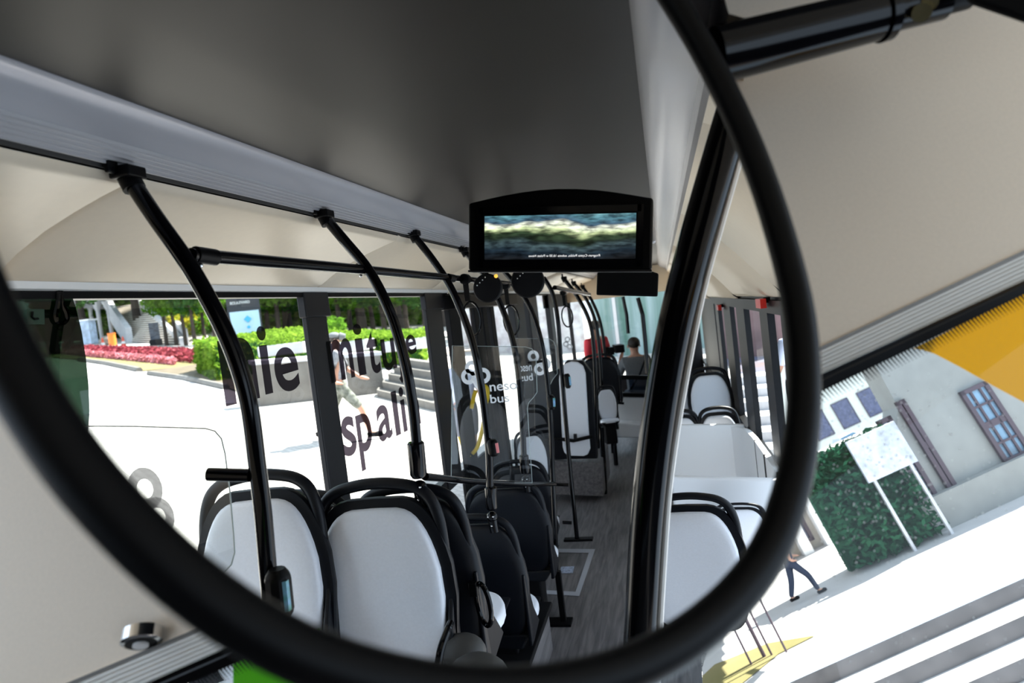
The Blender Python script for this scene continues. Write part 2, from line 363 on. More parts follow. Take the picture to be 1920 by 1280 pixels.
# small lights in the window rail
for k, (px, py) in enumerate([(118, 528), (612, 538), (658, 541), (838, 549)]):
    p = AX(px, py, -1.572); t = empty('rail_latch', p)
    MB().box(p+Vector((-.01, -.02, -.006)), p+Vector((.008, .02, .008))).build('latch_body', 'chrome', t, bevel=.002)
    MB().box(p+Vector((-.008, -.006, -.012)), p+Vector((.010, .006, -.004))).build('latch_tongue', 'black', t)
    tag(t, ['small chrome latch on the cream rail at far left, before the first pole', 'tiny chrome latch above the first dark window pillar', 'tiny chrome latch just right of the first window pillar', 'tiny chrome latch above the wide second window pillar'][k], 'latch', 'latches in the window rail')
# floor, podiums
struct(MB().poly([R(-1.6, 1.0, -1.9), R(-.08, 1.0, -1.9), R(.0, 3.35, -1.9), R(.12, 3.8, -1.9), R(.50, 4.7, -1.9), R(XR, 5.2, -1.9), R(XR, YB, -1.9), R(-1.6, YB, -1.9)]).build('floor', 'floor', smooth=False))
pod = empty('seat_podium', R(-1.1, 2.5, -1.9)); 
MB().box(R(-1.598, 1.2, -1.9), R(-.80, 3.42, -1.66)).build('wood_side', 'floor', pod, smooth=False)
MB().box(R(-1.6, 1.19, -1.66), R(-.775, 3.43, -1.63)).build('black_top', 'matt', pod, smooth=False, bevel=.006)
tag(pod, 'raised seat podium with a black top and wood-look side beside the aisle', 'podium')
struct(MB().box(R(-1.66, 1.0, -1.9), R(-1.6, 4.2, -1.12)).build('wall_left_lower', 'post', smooth=False))
struct(MB().box(R(-1.66, 7.0, -1.9), R(-1.6, YB, -1.12)).build('wall_left_lower', 'post', smooth=False))
struct(MB().faces([R(XR+.01, 4.9, -1.9), R(XR+.01, YB, -1.9), R(XR+.01, YB, -1.16), R(XR+.01, 3.75, -1.16), R(XR+.01, 3.75, -1.2)], [(0,1,2,3,4)]).build('wall_right_lower', 'post', smooth=False))
# left window pillars
def vbar(name, x0, x1, y0, y1, z0, z1, m='post', parent=None, bev=.006): return MB().box(R(x0, y0, z0), R(x1, y1, z1)).build(name, m, parent, smooth=False, bevel=bev)
for (a, b, wx) in [(2.66, 2.84, .045), (4.20, 4.52, .05)]:
    p = vbar('trim_9', -1.62, -1.59, a, b, -1.2, .2); struct(p)
    c = vbar('pillar_cap', -1.62, -1.578, a-.02, b+.02, .09, .215, 'post'); struct(c); c.name = 'trim_10'
struct(vbar('trim_11', -1.63, -1.56, 1.0, 1.215, -1.2, .2, 'black'))
# glass panes of the left side
def pane(name, x, y0, y1, z0, z1): return struct(MB().poly([R(x, y0, z0), R(x, y1, z0), R(x, y1, z1), R(x, y0, z1)]).build(name, 'glass', smooth=False))
pane('window_1', -1.6, 1.2, 2.62, -1.15, .19); pane('window_2', -1.6, 2.82, 4.15, -1.15, .19)
# dark green film with a curved edge on the first window, with stickers
film = empty('tinted_window_film', R(-1.59, 1.28, -.4))
fp = [(10, 541), (130, 541), (142, 575), (153, 620), (161, 670), (166, 720), (168, 770), (165, 820), (158, 870)]
MB().poly([AX(px, py, -1.59) for px, py in fp]+[R(-1.59, 1.16, -.75), R(-1.59, 1.16, .19)]).build('film', 'tint', film, smooth=False)
q = [AX(px, py, -1.585) for px, py in ((50, 579), (83, 579), (84, 608), (52, 608))]
MB().poly(q).build('green_emblem', mat('green_sticker', (0.003, 0.03, 0.010), .5), film, smooth=False)
MB().tube([AX(px, py, -1.582) for px, py in ((61, 584), (60, 594), (65, 598), (72, 597))], .003, 6).build('emblem_mark', M['gletter'], film)
MB().tube(smooth_path([AX(px, py, -1.583) for px, py in ((110, 545), (108, 570), (104, 590), (108, 603), (118, 606), (126, 598), (124, 585), (117, 570), (114, 545))], 4), .006, 6).build('printed_loop', 'tint', film)
tag(film, 'dark green tinted film with a curved edge and small green sticker on the leftmost window', 'window film')
# glass letters
lt = empty('window_lettering', R(-1.59, 2.4, -.5)); 
def wtext(txt, p0, p1, h, name='letters', x=-1.588, m='letter'):
    a = AX(*p0, x); b = AX(*p1, x); L = (b-a).length
    return text_mesh(txt, name, m, lt, a, b-a, (0, 0, 1), L, h, bold=.02)
for ch, x0, yb, x1, yt in [('n', 424, 762, 490, 640), ('i', 497, 740, 514, 612), ('e', 521, 739, 566, 655), ('m', 622, 718, 668, 640), ('i', 673, 705, 689, 608), ('t', 694, 703, 716, 622), ('u', 720, 697, 746, 637), ('j', 750, 720, 760, 618), ('e', 763, 666, 783, 629),
                         ('s', 647, 860, 673, 783), ('p', 679, 884, 707, 777), ('a', 712, 831, 739, 762), ('l', 743, 818, 753, 732), ('i', 757, 811, 766, 724), ('n', 771, 803, 791, 744)]:
    a, b = AX(x0, yb, -1.588), AX(x1, yb, -1.588); xm = (x0+x1)/2
    text_mesh(ch, 'letter', 'letter', lt, a, (0, 1, 0), (0, 0, 1), b.y-a.y, AX(xm, yt, -1.588).z-AX(xm, yb, -1.588).z, bold=.018)
tag(lt, 'big grey film letters reading nie mituje spalin on the side windows', 'lettering')
# ---- ceiling-hung grab poles of the left side
def pole(pts, Y, r=.017, name='grab_pole', label='', group='curved grab poles along the left seats', top=True, sleeve=None, box=None, foot=False, kink=None):
    P = [AY(px, py, Y) for px, py in pts]
    t = empty(name, P[-1])
    MB().tube(smooth_path(P, 6), r, 14).build('pole_tube', 'gloss', t)
    if top:
        a = P[0]; m = MB().tube([a+Vector((.012, 0, -.03)), a+Vector((0, 0, .0))], r*1.25, 14); m.build('top_collar', 'black', t)
        m = MB().box(a+Vector((-.022, -.03, -.008)), a+Vector((.03, .022, .018))); m.box(a+Vector((-.012, -.05, .0)), a+Vector((0, -.02, .045))); m.build('ceiling_bracket', 'black', t, smooth=False, bevel=.004)
    if sleeve:
        (p0, p1) = sleeve; a, b = AY(*p0, Y), AY(*p1, Y)
        MB().tube([a, a+(b-a)*.05, b-(b-a)*.1, b], [r*1.35, r*1.6, r*1.6, r*1.2], 16).build('sleeve', 'gloss', t)
        c = b+(b-a).normalized()*.035
        j = MB().ball(c, .026, 14).tube([c+Vector((0, 0, -.01)), c+Vector((.004, 0, -.07))], .022, 12).build('clamp_joint', 'gloss', t)
        for dx, dz in ((-.012, .008), (.012, .008), (0, -.035)): MB().ball(c+Vector((dx, -.024, dz)), .0042, 8).build('screw', 'chrome', j)
    if box:
        (p0, p1, mm) = box; a, b = AY(*p0, Y-.02), AY(*p1, Y-.02); d_ = (b-a)
        m = MB().tube([a-d_*.35, a-d_*.15, a, b, b+d_*.15, b+d_*.35], [r*.9, r*1.35, r*1.5, r*1.5, r*1.35, r*.9], 10)
        bx = m.build('stop_button_box', 'black', t)
        off = Vector((.018, -.014, 0))
        MB().hexa([a+off+Vector((-.006, -.006, 0)), a+off+Vector((.010, 0, 0)), b+off+Vector((.010, 0, 0)), b+off+Vector((-.006, -.006, 0))],
                  [a+off+Vector((-.006, .004, 0)), a+off+Vector((.010, .01, 0)), b+off+Vector((.010, .01, 0)), b+off+Vector((-.006, .004, 0))]).build('label_plate', mm, bx, smooth=False)
    if foot:
        f = P[-1]; MB().box(f+Vector((-.10, -.03, -.012)), f+Vector((.12, .03, .006))).build('floor_foot', 'black', t, smooth=False, bevel=.004)
    tag(t, label, 'pole', group); return t
pole([(240, 330), (290, 405), (350, 490), (395, 568), (430, 640), (455, 710), (470, 775), (482, 870), (493, 960), (503, 1075), (512, 1160), (520, 1250)], 1.18, .0185,
     label='nearest curved black grab pole, standing before the leftmost seat', box=((521, 1085), (527, 1140), 'greenlbl'))
pole([(607, 405), (645, 450), (690, 505), (725, 570), (748, 635), (765, 705), (775, 770), (781, 830), (783, 850)], 2.0, .0180, label='second curved black grab pole, clamped to the shoulder of the large white seat', sleeve=((779, 828), (785, 895)))
pole([(775, 440), (810, 485), (843, 535), (868, 590), (888, 650), (901, 715), (910, 780), (917, 850), (919, 930)], 2.81, .0175, label='third curved black grab pole with a pink label, crossing the logo glass', sleeve=((920, 912), (922, 955)), box=((923, 830), (926, 848), 'redlbl'))
pole([(870, 470), (898, 502), (925, 543), (950, 600), (966, 660), (974, 720), (979, 790), (982, 850), (983, 865)], 3.6, .0175, label='fourth curved black grab pole, clamped to the top of the rear-facing seat by the door', sleeve=((982, 853), (985, 888)))
pole([(945, 508), (975, 545), (1000, 590), (1017, 650), (1027, 720), (1033, 800), (1037, 900), (1041, 1000), (1043, 1080)], 4.1, .0165, top=False, label='fifth curved black grab pole with a lit green label, running down to the aisle', box=((1033, 746), (1034, 762), 'greenlbl'))
pole([(1019, 520), (1036, 550), (1046, 600), (1052, 680), (1060, 780), (1070, 890), (1082, 1010)], 4.7, .0165, top=False, label='sixth curved black pole, on a flat floor foot in front of the padded board', foot=True, box=((1063, 706), (1065, 722), 'greenlbl'))
for k, pts in enumerate([[(1057, 522), (1085, 560), (1106, 605), (1114, 660), (1118, 740), (1121, 840)], [(1075, 530), (1100, 562), (1118, 610), (1126, 680), (1129, 760)], [(1092, 537), (1112, 568), (1128, 615), (1138, 700), (1143, 760), (1150, 860)]]):
    pole(pts, 6.2+.9*k, .020, top=True, label=['first', 'second', 'third'][k]+' of the three thin curved poles at the back left, left of the standing man' if k < 2 else 'rearmost thin curved pole, right beside the standing man in grey', group='curved grab poles along the left seats')
# horizontal rail along them and stub arms
def rail(pts, r, name, label, cat='rail', m='gloss', mk=AY, clamps=()):
    P = [mk(*p) for p in pts]; t = empty(name, P[0]); MB().tube(P, r, 14).build('rail_tube', m, t)
    for q in clamps:
        c = AY(*q); k = MB().tube([c+Vector((-.003, -.028, .002)), c+Vector((.003, .028, -.002))], r*1.18, 14).build('clamp', 'black', t)
        MB().ball(c+Vector((.0, -.02, -.022)), .006, 8).build('clamp_screw', 'chrome', k)
    tag(t, label, cat); return t
rail([(358, 478, 1.2), (620, 500, 1.78), (860, 522, 3.0), (985, 535, 4.4)], .016, 'overhead_rail', 'long black overhead rail running along the left grab poles', clamps=[(385, 480, 1.24), (680, 505, 2.02), (845, 521, 2.86), (908, 528, 3.4)])
rail([(390, 889, 1.15), (468, 891, 1.17)], .014, 'stub_handle', 'short black horizontal stub handle on the nearest grab pole', 'handle')
rail([(797, 893, 2.05), (880, 902, 2.9), (990, 908, 3.55), (1040, 907, 4.1)], .014, 'seat_rail', 'low black rail running behind the seat tops to the fifth pole', 'rail')
rail([(1040, 539, 4.75), (1105, 552, 6.2)], .018, 'rear_overhead_rail', 'thin black overhead rail far back on the left poles', 'rail')
# strap handles hanging from the rail
def strap(px, py, Y, s, label):
    p = AY(px, py, Y); t = empty('strap_handle', p)
    MB().tube([p+Vector((0, -.022, 0)), p+Vector((0, .022, 0))], .026, 14).build('hanger_ring', 'black', t)
    MB().hexa([p+Vector((-.014, -.004, -.01)), p+Vector((.014, -.004, -.01)), p+Vector((.012, -.004, -.11*s)), p+Vector((-.012, -.004, -.11*s))],
              [p+Vector((-.014, .004, -.01)), p+Vector((.014, .004, -.01)), p+Vector((.012, .004, -.11*s)), p+Vector((-.012, .004, -.11*s))]).build('strap', 'black', t, smooth=False)
    c = p+Vector((.01, 0, -.20*s)); n = 20
    MB().tube([c+Vector((.045*s*math.sin(2*PI*i/n), 0, (.085*s)*math.cos(2*PI*i/n))) for i in range(n)], .006, 8, closed=True).build('grip_loop', 'gloss', t)
    tag(t, label, 'strap handle', 'strap handles on the rail')
strap(872, 523, 3.05, 1.0, 'black strap handle hanging over the logo glass, nearest of the straps')
strap(948, 535, 3.9, 1.1, 'black strap handle hanging below the round black housing')
strap(1056, 548, 5.2, 1.0, 'farthest black strap handle, hanging before the rear left window')
# ---- seats
def seat_outline(w, h, n=40, top=.62):
    pts = []
    for i in range(n):
        a = 2*PI*i/n; c, s_ = math.cos(a), math.sin(a); e = .42 if s_ > 0 else .30
        x = math.copysign(abs(c)**e, c); z = math.copysign(abs(s_)**(.62 if s_ > 0 else .35), s_)
        zz = (z+1)/2; wid = w*(.90+.16*math.sin(zz*PI*.95))*(1-.10*max(0, zz-.6)/.4)
        pts.append((x*wid/2, zz*h))
    return pts
def cushion_mesh(pts, rings, tf):
    m = MB(); n = len(pts); cx = sum(p[0] for p in pts)/n; cz = sum(p[1] for p in pts)/n; vs = []
    for sc_, dep in rings: vs += [tf(cx+(x-cx)*sc_, dep, cz+(z-cz)*sc_) for x, z in pts]
    vs.append(tf(cx, rings[-1][1], cz)); k = len(rings)
    fs = [(r*n+i, r*n+(i+1) % n, (r+1)*n+(i+1) % n, (r+1)*n+i) for r in range(k-1) for i in range(n)]
    fs += [((k-1)*n+i, (k-1)*n+(i+1) % n, k*n) for i in range(n)] + [list(range(n))[::-1]]
    return m.faces(vs, fs)
def make_seat(shade='shell'):
    t = empty('bus_seat'); LOCAL.add(t.name); tilt = .10
    def tf(x, d, z): return Vector((x, -d+z*tilt+.0*x, z))
    cushion_mesh(seat_outline(.385, .60), [(1, 0), (1, .016), (.985, .024), (.95, .030), (.86, .034), (.6, .030), (.3, .026)], tf).build('backrest_pad', 'leather', t, angle=1.2)
    def tb(x, d, z): return Vector((x, d+.006+z*tilt, z-.03))
    sh = cushion_mesh(seat_outline(.45, .66), [(1, -.010), (1.01, .004), (1, .02), (.94, .035), (.80, .045), (.4, .052)], tb).build('back_shell', shade, t, angle=1.0)
    hp = [(-.205, .44), (-.198, .54), (-.175, .615), (-.13, .655), (-.06, .672), (0, .676), (.06, .672), (.13, .655), (.175, .615), (.198, .54), (.205, .44)]
    MB().tube(smooth_path([(x, .02+z*tilt, z) for x, z in hp], 5), .020, 12).build('top_handle', shade, t)
    ct = lambda x, d, z: Vector((x, -z, d-.02))
    cushion_mesh(seat_outline(.40, .42), [(1, 0), (1.0, .03), (.98, .042), (.93, .050), (.8, .054), (.4, .05)], ct).build('seat_cushion', 'leather', t, angle=1.2)
    m = MB().hexa([(-.21, .03, -.02), (.21, .03, -.02), (.20, -.42, -.005), (-.20, -.42, -.005)], [(-.17, .05, -.10), (.17, .05, -.10), (.15, -.36, -.07), (-.15, -.36, -.07)])
    m.build('seat_pan', shade, t, smooth=False, bevel=.012)
    for sx in (-1, 1):
        MB().faces([(sx*.205, .02, -.06), (sx*.205, -.16, -.03), (sx*.205, -.06, .10), (sx*.212, .05, .34), (sx*.215, .085, .34), (sx*.20, .05, -.08),
                    (sx*.225, .02, -.06), (sx*.225, -.16, -.03), (sx*.225, -.06, .10), (sx*.228, .05, .34), (sx*.228, .085, .34), (sx*.22, .05, -.08)],
                   [(0,1,2,3,4,5), (6,7,8,9,10,11), (0,1,7,6), (1,2,8,7), (2,3,9,8), (3,4,10,9), (4,5,11,10), (5,0,6,11)]).build('side_wing', shade, t, smooth=False, bevel=.006)
    MB().hexa([(-.14, .04, -.09), (.14, .04, -.09), (.12, -.24, -.09), (-.12, -.24, -.09)], [(-.15, .05, -.46), (.15, .05, -.46), (.12, -.22, -.46), (-.12, -.22, -.46)]).build('pedestal', 'matt', t, smooth=False, bevel=.01)
    return t
seat0 = make_seat(); first = [True]
def place_seat(x, y, z, rz=0, s=(1, 1, 1), label='', group='white and black bus seats', tilt=0):
    t = seat0 if first[0] else copy_tree(seat0); first[0] = False
    t.location = R(x, y, z); t.rotation_euler = (tilt, 0, rz); t.scale = s; tag(t, label, 'seat', group); return t
place_seat(-1.015, 1.90, -1.20, .04, (1.10, 1, 1.0), 'large white-padded bus seat facing the mirror, in the middle front beside the second grab pole')
place_seat(-1.385, 1.80, -1.12, .10, (1.03, 1, 1.0), 'white-padded bus seat by the first window, behind the nearest grab pole')
place_seat(-.955, 2.17, -1.20, PI, (1.0, 1, .93), 'black rear-facing aisle seat with a side grip ring, directly behind the large white seat')
place_seat(-1.38, 2.17, -1.20, PI, (1, 1, .93), 'black rear-facing seat next to the window, behind the leftmost white seat')
place_seat(-.985, 2.92, -1.52, PI, (.98, .85, .86), 'black rear-facing aisle seat with a white cushion, under the sleeve of the third pole')
place_seat(-1.40, 2.92, -1.52, PI, (.98, .85, .86), 'black rear-facing window seat, beside the second window pillar')
eseat = place_seat(-1.04, 3.70, -1.54, PI, (1.12, .85, .80), 'single black rear-facing seat on a floor leg, clamped to the fourth pole')
fs = place_seat(.005, 2.12, -1.095, -.05, (.74, .8, .61), 'near white bus seat right of the aisle, in front of the white tub')
for ch in list(fs.children):
    if ch.name.split('.')[0] in ('seat_cushion', 'seat_pan', 'side_wing', 'pedestal'): bpy.data.objects.remove(ch)
MB().box((-.16, .03, -1.08), (-.10, .08, .2)).build('back_leg', 'black', fs, smooth=False)
place_seat(.27, 3.45, -1.385, -.05, (.62, .4, .36), 'white bus seat at the right wall, half hidden behind the ring frame')
place_seat(.335, 6.05, -1.28, 0, (.86, 1, .82), 'far white seat by the right windows, its full back showing above the tub')
place_seat(-.02, 6.15, -1.28, 0, (.86, 1, .82), 'far white seat left of the far right-window seat, half hidden by the dark post')
place_seat(.34, 5.35, -1.50, 0, (.76, 1, .78), 'low white seat right behind the tub, below the far right-window seat')
place_seat(.03, 5.35, -1.50, 0, (.76, 1, .78), 'low white seat behind the tub, close to the dark post')
place_seat(-1.15, 4.55, -1.62, PI, (1.0, .8, .80), 'navy-black seat back seen through the logo glass')
place_seat(-1.16, 5.05, -1.42, .5, (.62, .4, .66), 'white-padded seat turned sideways, seen through the edge of the logo glass')
place_seat(-.80, 7.6, -1.15, PI, (1, 1, .80), 'black seat back with a white head pad behind the padded board')
place_seat(-.66, 6.6, -1.22, .2, (.46, .3, .52), 'small white folding seat right of the padded board')
# grip ring on the aisle side of the seat behind the large white one
g = empty('side_grip_ring', AY(905, 1130, 2.06))
n = 24; c0 = AY(907, 1133, 2.06)
MB().tube([c0+Vector((.030*math.cos(2*PI*i/n)+.0, -.02*math.cos(2*PI*i/n), .072*math.sin(2*PI*i/n)-.010*math.cos(2*PI*i/n))) for i in range(n)], .009, 10, closed=True).build('ring_tube', 'gloss', g)
MB().box(c0+Vector((-.045, -.01, .03)), c0+Vector((-.015, .015, .08))).build('ring_mount', 'black', g, bevel=.004)
tag(g, 'oval black grip ring on the aisle side of the rear-facing seat', 'grip')
g = empty('armrest', AY(885, 1090, 1.7))
MB().tube(smooth_path([AY(818, 1275, 1.6), AY(826, 1220, 1.62), AY(838, 1185, 1.66), AY(845, 1168, 1.7)], 5), .011, 10).build('arm_tube', 'gloss', g)
tag(g, 'thin curved black armrest bar at the lower right of the large white seat', 'armrest')
# seat leg of the single seat with a foot plate
l = MB().box(R(-.80, 3.70, -1.9), R(-.765, 3.735, -1.58)); l.box(R(-.90, 3.66, -1.9), R(-.73, 3.76, -1.885)); l = l.build('steel_leg', 'black', None, smooth=False, bevel=.003)
tag(l, 'square black floor leg with foot plate under the single rear-facing seat', 'leg')
# rounded dark luggage shapes on the podium
for k, (px, py, Y, rr) in enumerate([(870, 1222, 1.9, .065), (897, 1275, 1.72, .085)]):
    p = AY(px, py, Y); b = MB().ball(p, (rr*1.15, rr*.9, rr*.9), 20).build('rounded_cover', 'post', None)
    b.data.materials[0] = mat('grey_rubber', (.05, .048, .045), .6)
    tag(b, ['smaller brown-grey rounded cover on the podium beside the armrest', 'larger dark rounded cover in front, at the lower rim of the mirror'][k], 'cover', 'rounded covers on the podium')
# ---- floor hatch marking
fr = [AZ(px, py, .004) for px, py in ((985, 1028), (1116, 1029), (1086, 1117), (968, 1110))]
fi = [AZ(px, py, .004) for px, py in ((986, 1035), (1104, 1036), (1079, 1109), (972, 1103))]
hm = MB(); hm.faces(fr+fi, [(0,1,5,4), (1,2,6,5), (2,3,7,6), (3,0,4,7)]); hh = empty('floor_marking', fr[1])
hm.build('pale_border', mat('pale_tape', (.42, .43, .47), .5), hh, smooth=False)
MB().poly([AZ(px, py, .004) for px, py in ((1052, 1062), (1077, 1061), (1074, 1074), (1049, 1074))]).build('pictogram', mat('pale_sticker', (.35, .40, .52), .4, noise_amt=.4, scale=60), hh, smooth=False)
tag(hh, 'pale rectangular outline with a small pictogram marked on the wood-look aisle floor', 'floor marking')
# ---- monitors
def monitor(corners, Y, depth, name, label, scr=None, mountz=.5):
    bl, br, tr, tl = [AY(*p, Y) for p in corners]
    ux = (br-bl).normalized(); uz = (tl-bl); uz = (uz-ux*uz.dot(ux)).normalized(); uy = uz.cross(ux)
    Wd = (br-bl).length; Hh = (tl-bl).length
    mw = Matrix((( ux.x, uy.x, uz.x, bl.x), (ux.y, uy.y, uz.y, bl.y), (ux.z, uy.z, uz.z, bl.z), (0, 0, 0, 1)))
    t = empty(name, mw=mw)
    n = 10; prof = [Vector((0, 0, 0)), Vector((Wd, 0, 0))]+[Vector((Wd*(1-i/n)*1.0, 0, Hh+.030*math.sin(PI*i/n))) for i in range(n+1)]
    bz = .045
    if scr:
        s = scr; hole = [Vector((s[0]*Wd, 0, s[1]*Hh)), Vector((s[2]*Wd, 0, s[1]*Hh)), Vector((s[2]*Wd, 0, s[3]*Hh)), Vector((s[0]*Wd, 0, s[3]*Hh))]
    MB().prism(prof, (0, depth, 0)).build('housing', 'black', t, smooth=False, bevel=.006)
    if scr:
        sx0, sz0, sx1, sz1 = s[0]*Wd, s[1]*Hh, s[2]*Wd, s[3]*Hh
        mm = MB()
        for a, b in (((sx0-.012, sz0-.02), (sx1+.012, sz0-.003)), ((sx0-.012, sz1+.003), (sx1+.012, sz1+.02)), ((sx0-.018, sz0-.02), (sx0-.003, sz1+.02)), ((sx1+.003, sz0-.02), (sx1+.018, sz1+.02))):
            mm.box((a[0], -.006, a[1]), (b[0], .001, b[1]))
        mm.build('bezel', 'gloss', t, smooth=False)
        sp = MB().poly([(0, 0, 0), (sx1-sx0, 0, 0), (sx1-sx0, 0, sz1-sz0), (0, 0, sz1-sz0)]).build('screen', 'screen', t, smooth=False)
        sp.location = (sx0, -.002, sz0)
        text_mesh('Program Czysta Polska, sobota 16:30 w Polsat News', 'caption', 'scrtext', t, (sx0+(sx1-sx0)*.775, -.0045, sz0+(sz1-sz0)*.035), (-1, 0, 0), (0, 0, 1), (sx1-sx0)*.47, .0075)
        MB().box((.045, -.002, .010), (.058, .001, .015)).build('status_light', 'led', t)
        MB().box((.0, -.002, -.004), (Wd, depth, .001)).build('lower_edge', 'post', t, smooth=False)
    MB().box((Wd*.35, depth*.6, Hh*.5), (Wd*.65, depth+.25, Hh*.98)).build('ceiling_mount', 'black', t, smooth=False)
    tag(t, label, 'monitor'); return t
monitor([(878, 507), (1222, 506), (1204, 377), (859, 383)], 1.6, .05, 'ceiling_monitor', 'large black ceiling monitor showing a snowy aerial landscape with a mirrored caption', scr=(.095, .16, .915, .80))
monitor([(1118, 553), (1233, 556), (1228, 512), (1113, 511)], 3.0, .05, 'rear_ceiling_monitor', 'smaller switched-off black monitor hanging below and behind the large one')
# small service hatch on the ceiling right of the monitor
sh_ = MB().box(AY(1212, 415, 1.85)+Vector((0, 0, -.06)), AY(1226, 415, 1.85)+Vector((0, .06, .02))).build('service_cover', 'aluflat', None, smooth=False, bevel=.006); tag(sh_, 'small pale service cover between the large monitor and the right cove', 'cover')
# ---- round housings by the rail
for k, (px, py, Y, r_) in enumerate([(990, 527, 3.3, .088), (915, 540, 3.2, .075)]):
    p = AY(px, py, Y); t = empty('round_housing', p)
    MB().tube([p+Vector((0, -.02, 0)), p+Vector((0, -.015, 0)), p+Vector((0, .03, 0))], [r_*.93, r_, r_*.96], 32).build('disc_body', 'matt', t)
    d_ = MB()
    for i in range(4): d_.ball(p+Vector((-.05+.016*i, -.022, .02+.012*i)), .0035, 8)
    d_.build('white_dots', 'lightline', t)
    MB().tube([p+Vector((0, .01, r_*.8)), p+Vector((-.02, .01, .30))], .012, 8).build('hanger', 'black', t)
    if k: MB().ball(p+Vector((.055, -.02, .055)), .010, 10).build('amber_lamp', emissive('amber_lamp', (.8, .4, .05), .8), t)
    tag(t, ['large round black housing hanging under the big monitor', 'smaller round black housing with an amber lamp, left of the larger one'][k], 'round housing', 'round housings above the door')
# ---- doorway on the left, behind the second wide pillar
def yx(px, X=-1.6, py=640): return AX(px, py, X).y
dr = empty('folding_door', R(-1.6, yx(900), -1.9))
for (a, b) in ((846, 866), (893, 906), (909, 917), (924, 931)):
    y0, y1 = yx(a), yx(b); vbar('door_stile', -1.63, -1.585, y0, y1, -1.88, .12, 'matt', dr)
vbar('top_gear', -1.66, -1.50, yx(838), yx(962), .08, .19, 'black', dr)
vbar('bottom_panel', -1.62, -1.59, yx(838), yx(885), -1.88, -1.15, 'matt', dr)
MB().poly([R(-1.6, yx(866), -1.88), R(-1.6, yx(893), -1.88), R(-1.6, yx(893), .08), R(-1.6, yx(866), .08)]).build('door_glass', 'glass', dr, smooth=False)
for pts in ([(858, 826), (878, 858), (890, 864)], [(903, 828), (896, 846), (884, 850)], [(916, 722), (918, 752)], [(888, 728), (884, 760)]): pass
text_mesh('po', 'door_letters', 'letter', dr, AX(858, 765, -1.595), (0, 1, 0), (0, 0, 1), .33, .36, bold=.02)
tag(dr, 'dark folding door with narrow glass and the letters po, behind the wide pillar', 'door')
yr = empty('yellow_door_rail', R(-1.5, 5, -1.5))
for pts in ([(862, 818), (868, 836), (876, 850), (880, 857)], [(906, 722), (913, 728), (914, 745), (909, 760)], [(907, 790), (902, 815), (895, 838), (886, 850)], [(892, 732), (888, 745), (884, 765)]):
    MB().tube(smooth_path([AY(px, py, 4.75) for px, py in pts], 4), .016, 10).build('bent_rail', 'yellow', yr)
tag(yr, 'bent yellow handrails in the doorway behind the logo glass', 'handrail')
for (a, b, nm) in ((965, 984, 'trim_12'), (993, 1010, 'trim_13')):
    struct(vbar(nm, -1.64, -1.56, yx(a), yx(b), -1.3, .2))
# rear left windows and pillars
struct(vbar('trim_14', -1.64, -1.57, yx(1034), yx(1041), -1.2, .2)); 
struct(MB().box(R(-1.66, yx(1034), .0), R(-1.58, YB, .2)).build('trim_15', 'matt', smooth=False))
pane('window_3', -1.6, yx(931), yx(993), -1.15, .19); pane('window_4', -1.6, yx(1010), YB, -1.15, .19)
# ---- glass partitions with the white logo
def partition(Y, outline, name, label, logo=None, flip=1, tcol='wletter', lx=None):
    P = [AY(px, py, Y) for px, py in outline]; t = empty(name, P[0])
    MB().poly(P).build('glass_pane', 'pglass', t, smooth=False)
    MB().tube(P, .0018, 6, closed=True).build('polished_edge', mat('bright_glass_edge', (.35, .42, .42), .3), t)
    if logo:
        for (cx, cy, r_) in logo:
            c = AY(cx, cy, Y-.004); rr = r_*Y/FPX*1.02; n = 28
            m = MB(); vs = []
            for q in (1.0, .46): vs += [c+Vector((rr*q*math.cos(2*PI*i/n), 0, rr*q*1.05*math.sin(2*PI*i/n))) for i in range(n)]
            m.faces(vs, [(i, (i+1) % n, n+(i+1) % n, n+i) for i in range(n)]); m.build('logo_ring', tcol, t, smooth=False)
    return t
def ptext(t, Y, txt, px, py, pw, ph, flip=1):
    a = AY(px, py, Y-.004); b = AY(px+pw, py, Y-.004); wd = (b-a).x; hh_ = ph*Y/FPX*1.0
    text_mesh(txt, 'logo_text', 'wletter', t, a if flip > 0 else a+Vector((wd, 0, 0)), (flip, 0, 0), (0, 0, 1), wd, hh_, bold=.012)
p1 = partition(3.35, [(846, 905), (848, 648), (985, 650), (998, 654), (1005, 668), (1007, 735), (1001, 744), (991, 755), (989, 765), (998, 905)], 'logo_glass_partition', '', logo=[(885, 690, 14), (878, 706, 14.5), (906, 704, 14.5)])
MB().tube([AY(px, py, 3.345) for px, py in ((888, 712), (894, 722), (904, 735))], .012, 8).build('logo_stem', 'wletter', p1)
ptext(p1, 3.35, 'neso', 919, 734, 52, 13); ptext(p1, 3.35, 'bus', 920, 756, 36, 17)
tag(p1, 'front clear glass partition carrying a white three-ring logo and the words neso bus', 'glass partition')
p2 = partition(4.5, [(960, 800), (964, 634), (1030, 635), (1038, 640), (1042, 650), (1045, 700), (1036, 712), (1031, 722), (1036, 840), (1040, 930), (962, 930)], 'rear_glass_partition', '', logo=[(1000, 668, 11), (1022, 682, 11), (1012, 692, 11)])
ptext(p2, 4.5, 'neso', 974, 697, 24, 11, -1); ptext(p2, 4.5, 'bus', 976, 715, 24, 14, -1)
MB().box(AY(990, 682, 4.47), AY(1018, 675, 4.47)+Vector((0, .02, 0))).build('glass_clamp', 'black', p2, smooth=False)
tag(p2, 'rear clear glass partition with the mirrored neso bus logo, left of the padded board', 'glass partition')
pn = [(60, 798), (250, 799), (385, 803), (403, 808), (415, 822), (422, 850), (431, 920), (438, 1000), (440, 1035), (434, 1058), (420, 1073), (380, 1078), (60, 1090)]
